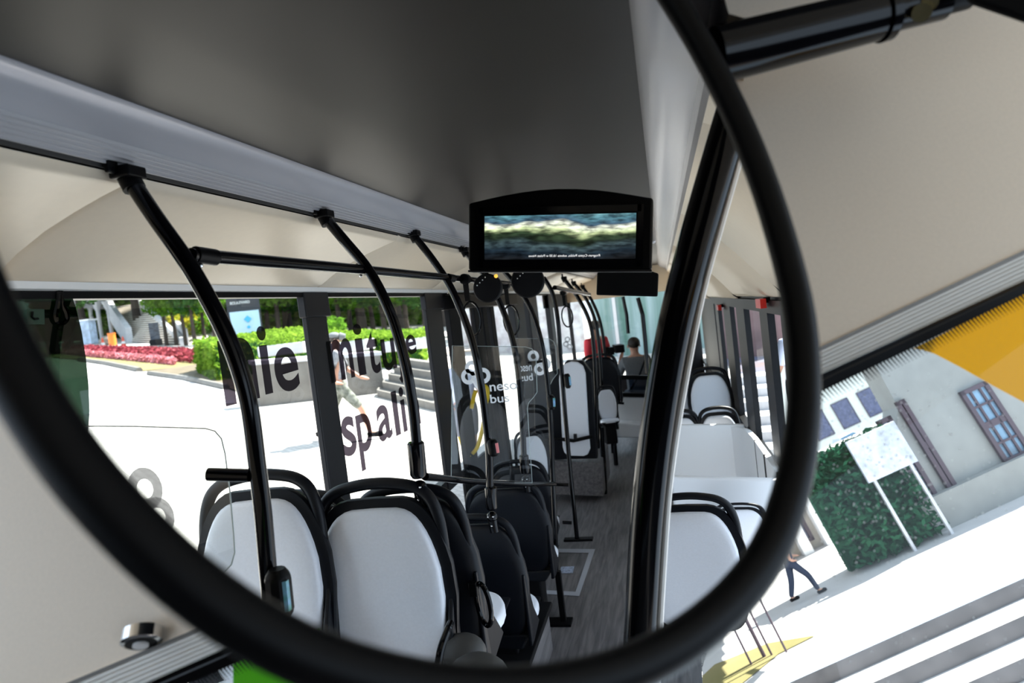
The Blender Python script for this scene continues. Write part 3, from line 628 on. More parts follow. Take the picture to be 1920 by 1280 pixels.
p3 = partition(1.32, pn, 'near_glass_partition', '', logo=[(272, 916, 46), (297, 968, 42)], tcol='gletter')
tag(p3, 'clear glass partition with a rounded corner and pale ring logo, in front of the window seat', 'glass partition')
for px, pyA in ((1066, 606), (1060, 622), (1075, 630)): pass
rl = empty('rear_window_logo', AX(1065, 620, -1.59))
for cx, cy in ((1064, 636), (1061, 645), (1068, 650)):
    c = AY(cx, cy, 6.4); n = 20; rr = .030; vs = []
    for q_ in (1.0, .5): vs += [c+Vector((rr*q_*math.cos(2*PI*i/n), 0, rr*q_*math.sin(2*PI*i/n))) for i in range(n)]
    MB().faces(vs, [(i, (i+1) % n, n+(i+1) % n, n+i) for i in range(n)]).build('logo_ring', 'wletter', rl, smooth=False)
tag(rl, 'small white ring logo on the glass beside the sixth pole', 'logo')
# ---- padded board with belt, on a wood-look box
wb = empty('padded_backboard', AY(1080, 865, 6.0))
def yprism(px_pts, Y, d, name, m, parent, bev=0): return MB().prism([AY(px, py, Y) for px, py in px_pts], (0, d, 0)).build(name, m, parent, smooth=False, bevel=bev)
yprism([(1000, 708), (1052, 690), (1062, 676), (1092, 676), (1110, 700), (1120, 860), (1004, 862)], 6.08, .10, 'black_frame', 'shell', wb, .01)
yprism([(1048, 712), (1050, 694), (1058, 683), (1070, 678), (1082, 679), (1092, 686), (1097, 700), (1103, 810), (1106, 842), (1102, 852), (1094, 855), (1064, 854), (1058, 848), (1055, 838)], 6.0, .06, 'white_pad', 'leather', wb, .008)
MB().tube([AY(1004, 818, 5.95), AY(1045, 822, 5.93), AY(1075, 826, 5.93), AY(1110, 818, 5.96)], .018, 8).build('belt', 'black', wb)
yprism([(1075, 814), (1081, 814), (1082, 827), (1076, 827)], 5.92, .03, 'belt_buckle', 'post', wb)
tag(wb, 'tall white padded board with black frame and belt, left of the far aisle', 'backboard')
bx = MB().prism([AY(px, py, 6.05) for px, py in ((1000, 863), (1127, 868), (1132, 930), (1004, 925))], (0, .8, 0)).build('wood_box', 'floor', None, smooth=False); tag(bx, 'wood-look plinth under the padded board', 'plinth')
for k, (a, b, Y) in enumerate([((1000, 906), (1066, 909), 4.72), ((1055, 979), (1072, 980), 4.7)]):
    r_ = MB().tube([AY(*a, Y), AY(*b, Y)], .013, 8).build('short_bar', 'gloss', None); tag(r_, ['short bar joining the sixth pole to the partition, upper one', 'short bar low on the sixth pole'][k], 'bar', 'short bars on the sixth pole')
# dark aisle pole by the folding seat
for k, (pts, Y, lb) in enumerate([([(1148, 770), (1152, 830), (1156, 878)], 7.4, 'thin black floor pole right of the folding seat'), ([(1127, 800), (1132, 870), (1134, 930)], 6.3, 'black upright at the corner of the plinth'), ([(1168, 556), (1175, 590), (1178, 625)], 9.6, 'thin dark pole above the head of the man in grey'), ([(1196, 558), (1205, 590), (1210, 640), (1214, 700)], 7.8, 'curved dark pole right of the man in grey')]):
    r_ = MB().tube([AY(px, py, Y) for px, py in pts], .026, 10).build('rear_pole', 'gloss', None); tag(r_, lb, 'pole', 'thin poles at the back')
# ---- white tub on the right (two cross panels and a wall panel)
tb = empty('white_tub', R(.2, 4.3, -1.9))
MB().prism([R(-.06, 3.67, -1.9), R(.0, 3.67, -1.9), R(.14, 3.67, -1.74), R(.29, 3.67, -1.56), R(.41, 3.67, -1.38), R(.52, 3.67, -1.08), R(-.06, 3.67, -1.03)], (0, .05, 0)).build('near_panel', 'white', tb, smooth=False, bevel=.012)
MB().hexa([R(-.06, 5.0, -1.9), R(.50, 5.0, -1.9), R(.50, 5.0, -1.04), R(-.06, 5.0, -1.00)], [R(-.06, 5.05, -1.9), R(.50, 5.05, -1.9), R(.50, 5.05, -1.04), R(-.06, 5.05, -1.00)]).build('far_panel', 'white', tb, smooth=False, bevel=.012)
cs = [(.40, 5.0), (.455, 4.95), (.485, 4.85), (.50, 4.6), (.505, 4.2), (.51, 3.72)]
m = MB(); k = len(cs)
vs = [R(x, y, {3.72: -1.36, 4.2: -1.66}.get(y, -1.9)) for x, y in cs]+[R(x, y, -1.05) for x, y in cs]+[R(x+.035, y, -1.05) for x, y in cs]
m.faces(vs, [(i, i+1, k+i+1, k+i) for i in range(k-1)]+[(k+i, k+i+1, 2*k+i+1, 2*k+i) for i in range(k-1)]); m.build('wall_panel', 'white', tb, angle=1.0)
mm = MB()
for y in (4.1, 4.5): mm.box(R(.498, y, -1.6), R(.512, y+.006, -1.045))
mm.build('panel_seams', 'blackline', tb, smooth=False)
tag(tb, 'open white tub-like enclosure of moulded panels beside the right windows', 'enclosure')
# ---- right windows
def yxr(px, py=620): return AX(px, py, XR).y
for (a, b) in ((1318, 1343), (1345, 1350), (1360, 1372), (1384, 1398), (1427, 1441), (1466, 1477)):
    struct(MB().box(R(XR-.0, min(yxr(a), yxr(b)), -1.15 if a < 1460 else -.95), R(XR+.04, max(yxr(a), yxr(b)), -.1)).build('trim_16', 'post', smooth=False))
struct(MB().poly([R(XR+.03, 3.7, -1.15), R(XR+.03, YB, -1.15), R(XR+.03, YB, -.12), R(XR+.03, 3.7, -.12)]).build('window_5', 'glass', smooth=False))
struct(MB().box(R(XR-.02, 3.72, -1.17), R(XR+.04, YB, -1.13)).build('trim_17', 'black', smooth=False))
for k, (px, py, Y) in enumerate([(1432, 568, 3.95), (1351, 576, 6.2)]):
    p = AX(px, py, XR-.03); h_ = empty('window_hammer', p)
    MB().box(p+Vector((-.03, -.09, -.025)), p+Vector((-.0, .09, .025))).build('red_body', 'red', h_)
    MB().box(p+Vector((-.005, -.03, -.0)), p+Vector((.03, .03, .03))).build('bracket', 'black', h_)
    tag(h_, ['nearer red emergency hammer above the right windows', 'farther red emergency hammer above the right windows'][k], 'emergency hammer', 'emergency hammers')
# ---- rear end
struct(MB().box(R(-1.6, YB, -1.9), R(XR, YB+.05, -1.3)).build('wall_back', 'post', smooth=False))
struct(MB().box(R(-1.6, YB, .05), R(XR, YB+.05, .62)).build('wall_back_upper', 'cream', smooth=False))
struct(MB().box(R(-1.6, YB, -1.3), R(-1.54, YB+.05, .05)).build('trim_18', 'post', smooth=False))
struct(MB().box(R(.2, YB, -1.3), R(XR, YB+.05, .05)).build('trim_19', 'post', smooth=False))
struct(MB().poly([R(-1.54, YB+.02, -1.3), R(.2, YB+.02, -1.3), R(.2, YB+.02, .05), R(-1.54, YB+.02, .05)]).build('window_6', 'glass', smooth=False))
rbn = empty('rear_bench', AY(1175, 820, 8.3))
yprism([(1147, 742), (1215, 744), (1213, 818), (1150, 818)], 8.3, .08, 'white_backrest', 'white', rbn, .01)
yprism([(1149, 792), (1215, 796), (1212, 822), (1152, 820)], 8.1, .3, 'white_seat', 'white', rbn, .02)
yprism([(1145, 736), (1216, 738), (1216, 745), (1147, 743)], 8.28, .10, 'black_rim', 'black', rbn)
MB().tube([AY(1157, 755, 8.2), AY(1170, 756, 8.2)], .016, 8).build('small_handle', 'black', rbn)
tag(rbn, 'white rear bench with a black rim in front of the man in grey', 'bench')
rp = MB().prism([AY(px, py, 8.6) for px, py in ((1145, 703), (1216, 704), (1216, 712), (1147, 711))], (0, .04, 0)).build('rear_guard_rail', 'black', None, smooth=False); tag(rp, 'dark horizontal guard rail across the waist of the man in grey', 'rail')
gg = MB().poly([AY(px, py, 8.65) for px, py in ((1178, 706), (1216, 706), (1216, 742), (1182, 742))]).build('dark_guard_glass', glassmat('smoked_glass', (.12, .15, .22), .08), None, smooth=False); tag(gg, 'smoked glass panel under the guard rail at the back', 'glass panel')

# ---- driver's cab post with its pale edge, close to the mirror
cp = empty('cab_post', AY(1200, 1240, 1.3))
pc = [(1388, 170), (1374, 215), (1340, 330), (1303, 460), (1270, 590), (1245, 720), (1226, 850), (1213, 980), (1205, 1110), (1198, 1240), (1192, 1380)]
MB().tube(smooth_path([AY(x, y, 1.3) for x, y in pc], 4), .034, 18).build('post_tube', 'gloss', cp)
ed = smooth_path([AY(x, y, 1.30) for x, y in [(1415, 150), (1388, 290), (1352, 420), (1318, 545), (1291, 680), (1270, 800), (1254, 920), (1245, 1040), (1238, 1160), (1232, 1300)]], 4)
MB().tube(ed, .007, 8).build('pale_edge', 'lightline', cp)
MB().tube([p+Vector((-.012, .01, 0)) for p in ed], .006, 8).build('rubber_seal', 'black', cp)
tag(cp, 'thick curved black post with a pale edge crossing the mirror from top right to bottom', 'post')

# ================================================================== MIRROR RING, ARM, HEADER, WINDSCREEN
ringpx = [(1262, 0), (1338, 130), (1408, 280), (1463, 440), (1500, 600), (1507, 760), (1488, 900), (1440, 1035), (1352, 1145), (1235, 1228), (1090, 1282), (920, 1300), (740, 1280), (560, 1222),
          (390, 1120), (240, 985), (110, 830), (10, 660), (-80, 460), (-140, 240), (-150, 0), (-110, -230), (0, -430), (180, -560), (400, -600), (640, -570), (860, -470), (1040, -310), (1160, -150)]
ringpx = [(v.x, v.y) for v in smooth_path([(x, y, 0) for x, y in ringpx], 4, True)]
def rdepth(px, py): return FPX*.032/(92.5-.035*px+.030*py)
RFM = RFc @ Matrix.Identity(3)
def front_pt(px, py, depth): return RFc @ (Vector((px-960, -(py-640), -FPX))*(depth/FPX))
ring3 = [front_pt(x, y, rdepth(x, y)) for x, y in ringpx]
mr = empty('interior_mirror', mw=MF)
MB().tube(ring3, .0158, 20, closed=True).build('ring_frame', 'black', mr)
hole = [FB(x, y, 1.0) for x, y in ringpx]; N = len(hole)
m = MB(); m.faces([p*1.01 for p in ring3]+[h*1.0 for h in hole], [(i, (i+1) % N, N+(i+1) % N, N+i) for i in range(N)]); m.build('mirror_housing', 'matt', mr)
tag(mr, 'large round black-framed interior mirror filling most of the picture', 'mirror')
# arm
def FD(px, py, d): return front_pt(px, py, d)
ar = empty('mirror_arm', mw=MF)
MB().tube([FD(1342, 104, .87), FD(1400, 90, .87), FD(1655, 26, .87)], [.0375, .0372, .0335], 28).build('arm_tube', 'gloss', ar)
MB().tube([FD(1648, 28, .868), FD(1664, 24, .868)], .0362, 28).build('arm_collar', 'gloss', ar)
MB().tube([FD(1660, 24, .87), FD(1765, -2, .87)], .0275, 24).build('arm_stub', 'gloss', ar)
MB().tube([FD(1765, -2, .87), FD(1812, -14, .87)], .022, 20).build('arm_end_piece', 'black', ar)
MB().tube([FD(1728, 24, .838), FD(1729, 22, .86)], .012, 14).build('bolt', 'brass', ar)
MB().tube([FD(1744, 4, .838), FD(1745, 2, .86)], .010, 14).build('bolt', 'brass', ar)
tag(ar, 'thick glossy black mirror arm with brass-coloured bolts at the top right', 'mirror arm')
bk = empty('arm_bracket', mw=MF)
MB().hexa([FD(1805, -20, .80), FD(2000, -30, .72), FD(2000, 70, .72), FD(1812, 6, .80)], [FD(1805, -20, .84), FD(2000, -30, .78), FD(2000, 70, .78), FD(1812, 6, .84)]).build('bracket_body', 'matt', bk, bevel=.008)
tag(bk, 'dark bracket in the top right corner holding the mirror arm', 'bracket')
# the line where header, vent strip, gasket and glass meet
def LY(line, x):
    (x0, y0), (x1, y1) = line; return y0+(y1-y0)*(x-x0)/(x1-x0)
SL = [((125, 1280), (363, 1180)), ((1536, 651), (1770, 540))]
GL = [((277, 1280), (420, 1217)), ((1538, 702), (1800, 581))]
DL = [((355, 1280), (437, 1245)), ((1537, 735), (1800, 609))]
def idx_near(px, py): return min(range(N), key=lambda i: (ringpx[i][0]-px)**2+(ringpx[i][1]-py)**2)
iA, iB = idx_near(465, 1172), idx_near(1503, 665)
def arc(i, j):                    # ring points going in list order from i to j
    out = [i]
    while out[-1] != j: out.append((out[-1]+1) % N)
    return out
# header: a sheet between the ring arc (lower left, left, top, right) and its own outer border
def sheet_between(inner, path):
    L = [0.0]
    for p, q in zip(path, path[1:]): L.append(L[-1]+math.dist(p, q))
    def at(t):
        d = t*L[-1]
        for k in range(len(path)-1):
            if d <= L[k+1] or k == len(path)-2:
                f = (d-L[k])/(L[k+1]-L[k]); return (path[k][0]+(path[k+1][0]-path[k][0])*f, path[k][1]+(path[k+1][1]-path[k][1])*f)
    n = len(inner); out = [at(i/(n-1)) for i in range(n)]; return out
ha = arc(iA, iB)
ho = sheet_between(ha, [(-1100, LY(SL[0], -1100)), (-1100, -1300), (2500, -1300), (2500, LY(SL[1], 2500))])
nh = len(ha)
hd = MB().faces([hole[i] for i in ha]+[FB(x, y) for x, y in ho], [(i, i+1, nh+i+1, nh+i) for i in range(nh-1)]).build('wall_front', 'cream2', smooth=False, mw=MF); struct(hd)
def band(L0, L1, side, x0, x1, name, m, b0=1.0, b1=1.0, t0=0.0, t1=1.0):
    vs = []
    for x in (x0, x1):
        a, b = LY(L0[side], x), LY(L1[side], x)
        vs += [FB(x, a+(b-a)*t0, b0), FB(x, a+(b-a)*t1, b1)]
    return MB().faces([vs[0], vs[1], vs[3], vs[2]], [(0,1,2,3)]).build(name, m, None, smooth=False, mw=MF)
def ribs(side, x0, x1, name):
    m = MB(); K = 7
    def P(x, t, b): a, c = LY(SL[side], x), LY(GL[side], x); return FB(x, a+(c-a)*t, b)
    for k in range(K):
        t = k/K; prof = [(t, 1.0), (t+.10/K, .996), (t+.62/K, .996), (t+.72/K, 1.0), (t+.80/K, 1.0), (t+.84/K, .998), (t+.92/K, .998), (t+1/K, 1.0)]
        vs = [P(x0, a, b) for a, b in prof]+[P(x1, a, b) for a, b in prof]; n = len(prof)
        m.faces(vs, [(i, i+1, n+i+1, n+i) for i in range(n-1)])
    return struct(m.build(name, 'rib', None, smooth=False, mw=MF))
ribs(0, -900, 500, 'trim_20'); ribs(1, 1490, 2500, 'trim_21')
S2 = [tuple((x, y+7) for x, y in l) for l in SL]
struct(band(SL, S2, 0, -900, 500, 'trim_22', mat('grey_joint', (.18, .17, .16), .6), .9945, .9945)); struct(band(SL, S2, 1, 1490, 2500, 'trim_23', mat('grey_joint', (.30, .29, .28), .6), .9945, .9945))
for sd_, a, b, nm in ((0, -900, 520, 'trim_24'), (1, 1490, 2500, 'trim_25')):
    struct(band(GL, DL, sd_, a, b, nm, 'black', .99, 1.006))
    o = struct(band(GL, DL, sd_, a, b, nm, 'gloss', .986, .986, .30, .42))
# windscreen glass
ga = arc(iB, iA); go = sheet_between(ga, [(2500, LY(DL[1], 2500)), (2500, 2400), (-900, 2400), (-900, LY(DL[0], -900))]); ng = len(ga)
ws = MB().faces([hole[i]*1.008 for i in ga]+[FB(x, y, 1.008) for x, y in go], [(i, i+1, ng+i+1, ng+i) for i in range(ng-1)]).build('window_7', 'wglass', None, smooth=False, mw=MF); struct(ws)
# printed dots along the glass edge
fm = MB()
for side, x0, x1 in ((0, 250, 600), (1, 1500, 1960)):
    L = DL[side]; sl = (L[1][1]-L[0][1])/(L[1][0]-L[0][0]); n = int((x1-x0)/6.6)
    for i in range(n):
        for r_ in range(5):
            x = x0+i*6.6+(3.3 if r_ % 2 else 0); y = LY(L, x)+2+r_*5.2; rr = [2.5, 2.2, 1.9, 1.5, 1.0][r_]
            c = FB(x, y, 1.0065); q = rr/FPX*1.05; u = Vector((q, 0, 0)); v = Vector((0, 0, q))
            fm.poly([c+u*math.cos(a)+v*math.sin(a) for a in [k*PI/3 for k in range(6)]])
fr_ = fm.build('trim_26', 'black', None, smooth=False, mw=MF); struct(fr_)
# films
def yD(x): return LY(DL[1], x)
yf = MB().poly([FB(x, y, 1.011) for x, y in [(1712, yD(1712)+2), (1730, 656), (1752, 663), (1800, 688), (1860, 722), (1925, 757), (2100, 860), (2100, yD(2100)), (1925, yD(1925)), (1800, yD(1800))]]).build('yellow_window_film', 'yfilm', None, smooth=False, mw=MF)
tag(yf, 'yellow translucent film on the windscreen at the right edge', 'window film')
gf = MB().poly([FB(x, y, 1.011) for x, y in [(437, 1243), (600, 1175), (640, 1400), (437, 1400)]]).build('green_window_film', 'gfilm', None, smooth=False, mw=MF)
tag(gf, 'bright green film on the windscreen at the bottom left', 'window film')
# dried rain specks
dm = MB(); rnd = random.Random(3)
for i in range(420):
    if i < 260: x, y = rnd.gauss(1640, 75), rnd.gauss(900, 120)
    else: x, y = rnd.uniform(1530, 1920), rnd.uniform(700, 1280)
    if x < 1535 or y < yD(x)+10 or (x > 1715 and y < 655+(x-1715)*.5+8): continue
    q = rnd.uniform(.6, 1.9)/FPX; c = FB(x, y, 1.004)
    dm.poly([c+Vector((q*math.cos(k*PI/3), 0, q*math.sin(k*PI/3))) for k in range(6)])
dd = dm.build('dried_raindrops', emissive('speck', (.5, .5, .5), 0) , None, smooth=False, mw=MF); dd.data.materials[0] = mat('speck_white', (.85, .88, .88), .4); tag(dd, 'fine white dried rain specks on the windscreen', 'raindrops', kind='stuff')
# round chrome spotlight on the header
lp = empty('round_spotlight', mw=MF)
c = FB(266, 1196, .985); nrm = (FB(258, 1188, .90)-c).normalized(); nrm = Vector((-.10, -.45, -.89)).normalized()
MB().tube([c-nrm*.012, c+nrm*.006, c+nrm*.008], [.029, .029, .026], 32).build('chrome_rim', 'chrome', lp)
MB().tube([c+nrm*.0065, c+nrm*.009], .022, 28).build('dark_insert', 'black', lp)
MB().tube([c+nrm*.0085, c+nrm*.0125], .011, 20).build('lens', 'white', lp)
tag(lp, 'small round chrome spotlight set in the cream header at lower left', 'spotlight')
# unseen shell of the cab around the viewer, added to hold back stray light
struct(MB().box(R(-1.9, .45, .66), R(2.2, 1.25, .72)).build('ceiling_cab_shade', 'cream', smooth=False))  # roof piece added out of view to keep sun off ring and header
for sx in (-1, 1): struct(MB().box(R(1.9*sx-.04, -2.6, -1.9), R(1.9*sx+.04, .9, -.55)).build('wall_cab_side', 'post', smooth=False))
struct(MB().box(R(-1.9, -2.6, .62), R(1.9, .45, .70)).build('ceiling_front', 'cream', smooth=False))
struct(MB().box(R(-1.9, -2.7, -1.9), R(1.9, -2.6, .62)).build('wall_cab_back', 'post', smooth=False))
struct(MB().box(R(-1.9, -2.6, -1.98), R(1.9, .98, -1.92)).build('floor_front', 'floor', smooth=False))

# ================================================================== THE STREET BEYOND THE WINDSCREEN (front frame)
GF = -2.4
def fobj(mb, name, m, parent=None, smooth=False, **k): return mb.build(name, m, parent, smooth=smooth, mw=None if parent else MF, **k)
def froot(name): return empty(name, mw=MF)
fg = MB().poly([(.2, 7.12, GF), (7.5, 7.0, GF), (14, 13, GF), (14, 30, GF), (-4, 30, GF), (.2, 11, GF)]); o = fobj(fg, 'plaza_ground', 'asphalt'); struct(o)
# steps coming down towards the bus
st = froot('front_steps')
m = MB(); m_r = MB()
for i in range(8):
    b0 = 7.1-.36*i; z0 = GF-.15*i
    m.faces([(.9, b0, z0-.15), (6.5, b0-.12, z0-.15), (6.5, b0-.48, z0-.15), (.9, b0-.36, z0-.15)], [(0,1,2,3)]); m_r.faces([(.9, b0, z0), (6.5, b0-.12, z0), (6.5, b0-.12, z0-.15), (.9, b0, z0-.15)], [(0,1,2,3)])
m.build('treads', 'asphalt', st, smooth=False); m_r.build('risers', mat('shade_painted_riser', (.13, .12, .12), .8, noise_amt=.2, scale=4), st, smooth=False)  # risers coloured darker than the treads to paint in their shade
tag(st, 'wide pale stone steps with shade-darkened risers at the lower right, seen through the windscreen', 'steps')
# facade with windows
bd = froot('street_building')
MB().prism([(4.2, 9.9, GF-.1), (8.5, 9.9, GF-.1), (8.5, 9.9, 1.2), (4.85, 9.9, 1.2), (4.75, 9.9, -.7), (4.2, 9.9, -1.5)], (0, .5, 0)).build('wall', 'facade', bd, smooth=False)
MB().box((4.2, 9.70, GF-.1), (8.5, 9.95, GF+.45)).build('plinth', 'facade', bd, smooth=False)
for x in (4.22,): MB().box((x, 9.72, GF), (x+.08, 9.95, -1.45)).build('pilaster', 'facade', bd, smooth=False)
def fwin(a, b, bb, c0, c1, nx, nz, pm='winpane', par=bd):
    f = MB()
    f.box((a, bb-.06, c0), (a+.06, bb, c1)); f.box((b-.06, bb-.06, c0), (b, bb, c1)); f.box((a, bb-.06, c0), (b, bb, c0+.06)); f.box((a, bb-.06, c1-.06), (b, bb, c1))
    for i in range(1, nx): x = a+(b-a)*i/nx; f.box((x-.015, bb-.05, c0), (x+.015, bb, c1))
    for i in range(1, nz): z = c0+(c1-c0)*i/nz; w_ = .045 if i == nz//2 else .015; f.box((a, bb-.05, z-w_), (b, bb, z+w_))
    wf = f.build('window', 'winframe', par, smooth=False)
    pn_ = MB().box((a+.03, bb-.02, c0+.03), (b-.03, bb+.01, c1-.03)).build('pane', pm, wf, smooth=False)
fwin(5.60, 6.02, 9.89, -1.98, -.86, 3, 4); fwin(4.72, 4.86, 9.89, -2.02, -.62, 1, 2, 'winpane2'); fwin(4.34, 4.56, 9.89, -2.05, -.75, 1, 2, 'winpane2')
tag(bd, 'pale grey building with a tall blue-paned window, seen through the windscreen', 'building')
b2 = froot('street_building')
MB().box((-2.0, 12.1, GF-.1), (3.65, 12.6, -.7)).build('wall', 'step', b2, smooth=False)
for i in range(9):
    x = 3.45-.42*i; MB().box((x, 11.9, GF), (x+.17, 12.1, -.75)).build('pilaster', 'white', b2, smooth=False)
for x in (3.12, 2.28, 1.44, .6): fwin(x, x+.22, 12.09, -2.25, -1.0, 1, 2, 'winpane2', b2)
tag(b2, 'low cream building with narrow pilasters, at the far end of the shaded pavement', 'building')
# ivy
def leafcloud(n, box, size, seed=0, shape='box'):
    rn = random.Random(seed); m = MB(); (x0, y0, z0), (x1, y1, z1) = box; vs = []; fs = []
    for i in range(n):
        if shape == 'ball':
            while True:
                p = Vector((rn.uniform(-1, 1), rn.uniform(-1, 1), rn.uniform(-1, 1)))
                l_ = p.length
                if .35 < l_ < 1 and l_ < .78+.32*noise.noise(p*2.3+Vector((seed, 0, 0))) + .12: break
            p = Vector(((x0+x1)/2+p.x*(x1-x0)/2, (y0+y1)/2+p.y*(y1-y0)/2, (z0+z1)/2+p.z*(z1-z0)/2))
        else: p = Vector((rn.uniform(x0, x1), rn.uniform(y0, y1), rn.uniform(z0, z1)))
        u = Vector((rn.gauss(0, 1), rn.gauss(0, 1), rn.gauss(0, .6))).normalized(); v = u.cross(Vector((rn.gauss(0, 1), rn.gauss(0, 1), rn.gauss(0, 1)))).normalized()
        s_ = size*rn.uniform(.6, 1.3); k = len(vs)
        vs += [p-u*s_, p-v*s_*.45, p+u*s_, p+v*s_*.45]; fs.append((k, k+1, k+2, k+3))
    m.bm.free(); me = bpy.data.meshes.new('leaves'); me.from_pydata([tuple(v) for v in vs], [], fs); return me
def meshobj(name, me, m, parent=None, mw=None):
    if not me.materials: me.materials.append(M[m])
    o = bpy.data.objects.new(name, me); C.objects.link(o); adopt(o, parent)
    if mw is not None: o.matrix_world = mw
    return o
iv = meshobj('ivy', leafcloud(5000, ((2.95, 9.45, -2.35), (4.3, 9.95, -.80)), .06, 5), 'leafI', None, MF); tag(iv, 'dark green ivy climbing the building between windows and notice board', 'ivy', kind='stuff')
iv2 = MB().box((2.95, 9.8, -2.4), (4.3, 9.92, -.86)); iv2 = fobj(iv2, 'ivy_backing_wall', 'leafI'); iv2.name = 'trim_27'; struct(iv2)
nb = froot('notice_board')
MB().box((3.62, 9.38, -1.40), (4.35, 9.42, -.80)).build('panel', mat('pale_notice', (.55, .57, .62), .5, noise_amt=.25, scale=9), nb, smooth=False)
MB().box((3.70, 9.42, GF), (3.74, 9.46, -.8)).build('leg', 'concrete', nb, smooth=False); MB().box((4.24, 9.42, GF), (4.28, 9.46, -.8)).build('leg', 'concrete', nb, smooth=False)
tag(nb, 'pale notice board standing before the ivy, seen through the windscreen', 'notice board')
# upper storey far behind with a parked row
b3 = froot('street_building')
MB().box((-10, 62, -7), (62, 66, 8)).build('wall', 'facade2', b3, smooth=False)
for i in range(16): 
    x = 14+2.6*i; fwin(x, x+1.7, 61.95, -4.2, -1.7, 1, 1, 'winpane2', b3)
tag(b3, 'long cream facade with a row of square windows in the distance', 'building')
cw = fobj(MB().box((8, 53.0, -6), (45, 53.4, -4.75)), 'street_wall', 'facade'); tag(cw, 'low pale wall in front of the parked cars in the distance', 'wall')
def car(x, b, col, label):
    t = froot('parked_car'); z = -5.5
    body = [(0, z+.3), (0, z+.75), (.25, z+.85), (1.0, z+.92), (1.35, z+1.35), (2.7, z+1.4), (3.3, z+.95), (4.0, z+.85), (4.1, z+.3)]
    MB().prism([(x+p*.9, b, q) for p, q in body], (0, 1.6, 0)).build('car_body', mat('car_paint', col, .2, coat=1), t, smooth=False, bevel=.05)
    MB().prism([(x+p*.9, b-.01, q) for p, q in [(1.15, z+.95), (1.42, z+1.28), (2.62, z+1.32), (3.05, z+.96)]], (0, 1.62, 0)).build('side_windows', 'winpane', t, smooth=False)
    for wx in (.75, 3.2): MB().tube([(x+wx*.9, b-.02, z+.32), (x+wx*.9, b+.2, z+.32)], .31, 20).build('wheel', 'matt', t)
    tag(t, label, 'car', 'parked cars behind the low wall')
cars = [((.8, .82, .85), 'white parked car, second from the left behind the low wall'), ((.10, .22, .45), 'blue parked car behind the low wall, leftmost'), ((.75, .78, .8), 'silver-white parked car in the middle behind the low wall'), ((.12, .2, .4), 'dark blue parked car right of the silver one'), ((.82, .84, .86), 'white parked car farthest right behind the low wall')]
for i, k in enumerate((1, 0, 2, 3, 4)): car(15.5+4.3*i, 55, cars[k][0], cars[k][1])
# flag poles and grass strip on the plaza
for i, (px, py) in enumerate([(1475, 1222), (1448, 1229), (1410, 1247), (1434, 1232)]):
    p = FC(px, py, GF); q = p+Vector((-.0, 0, 2.6))
    o = fobj(MB().tube([p, q], .012 if i < 3 else .022, 8), 'flag_pole', 'winframe'); tag(o, ['rightmost of the thin poles on the sunny plaza', 'second thin pole from the right on the plaza', 'leftmost of the thin poles on the plaza', 'thickest of the thin poles on the plaza'][i], 'pole', 'thin poles on the plaza')
gs = fobj(MB().poly([FC(px, py, GF+.01) for px, py in ((1250, 1330), (1340, 1245), (1440, 1205), (1530, 1190), (1460, 1225), (1380, 1290), (1330, 1350))]), 'dry_grass_strip', 'grass'); tag(gs, 'thin strip of dry yellow grass around the poles', 'grass', kind='stuff')

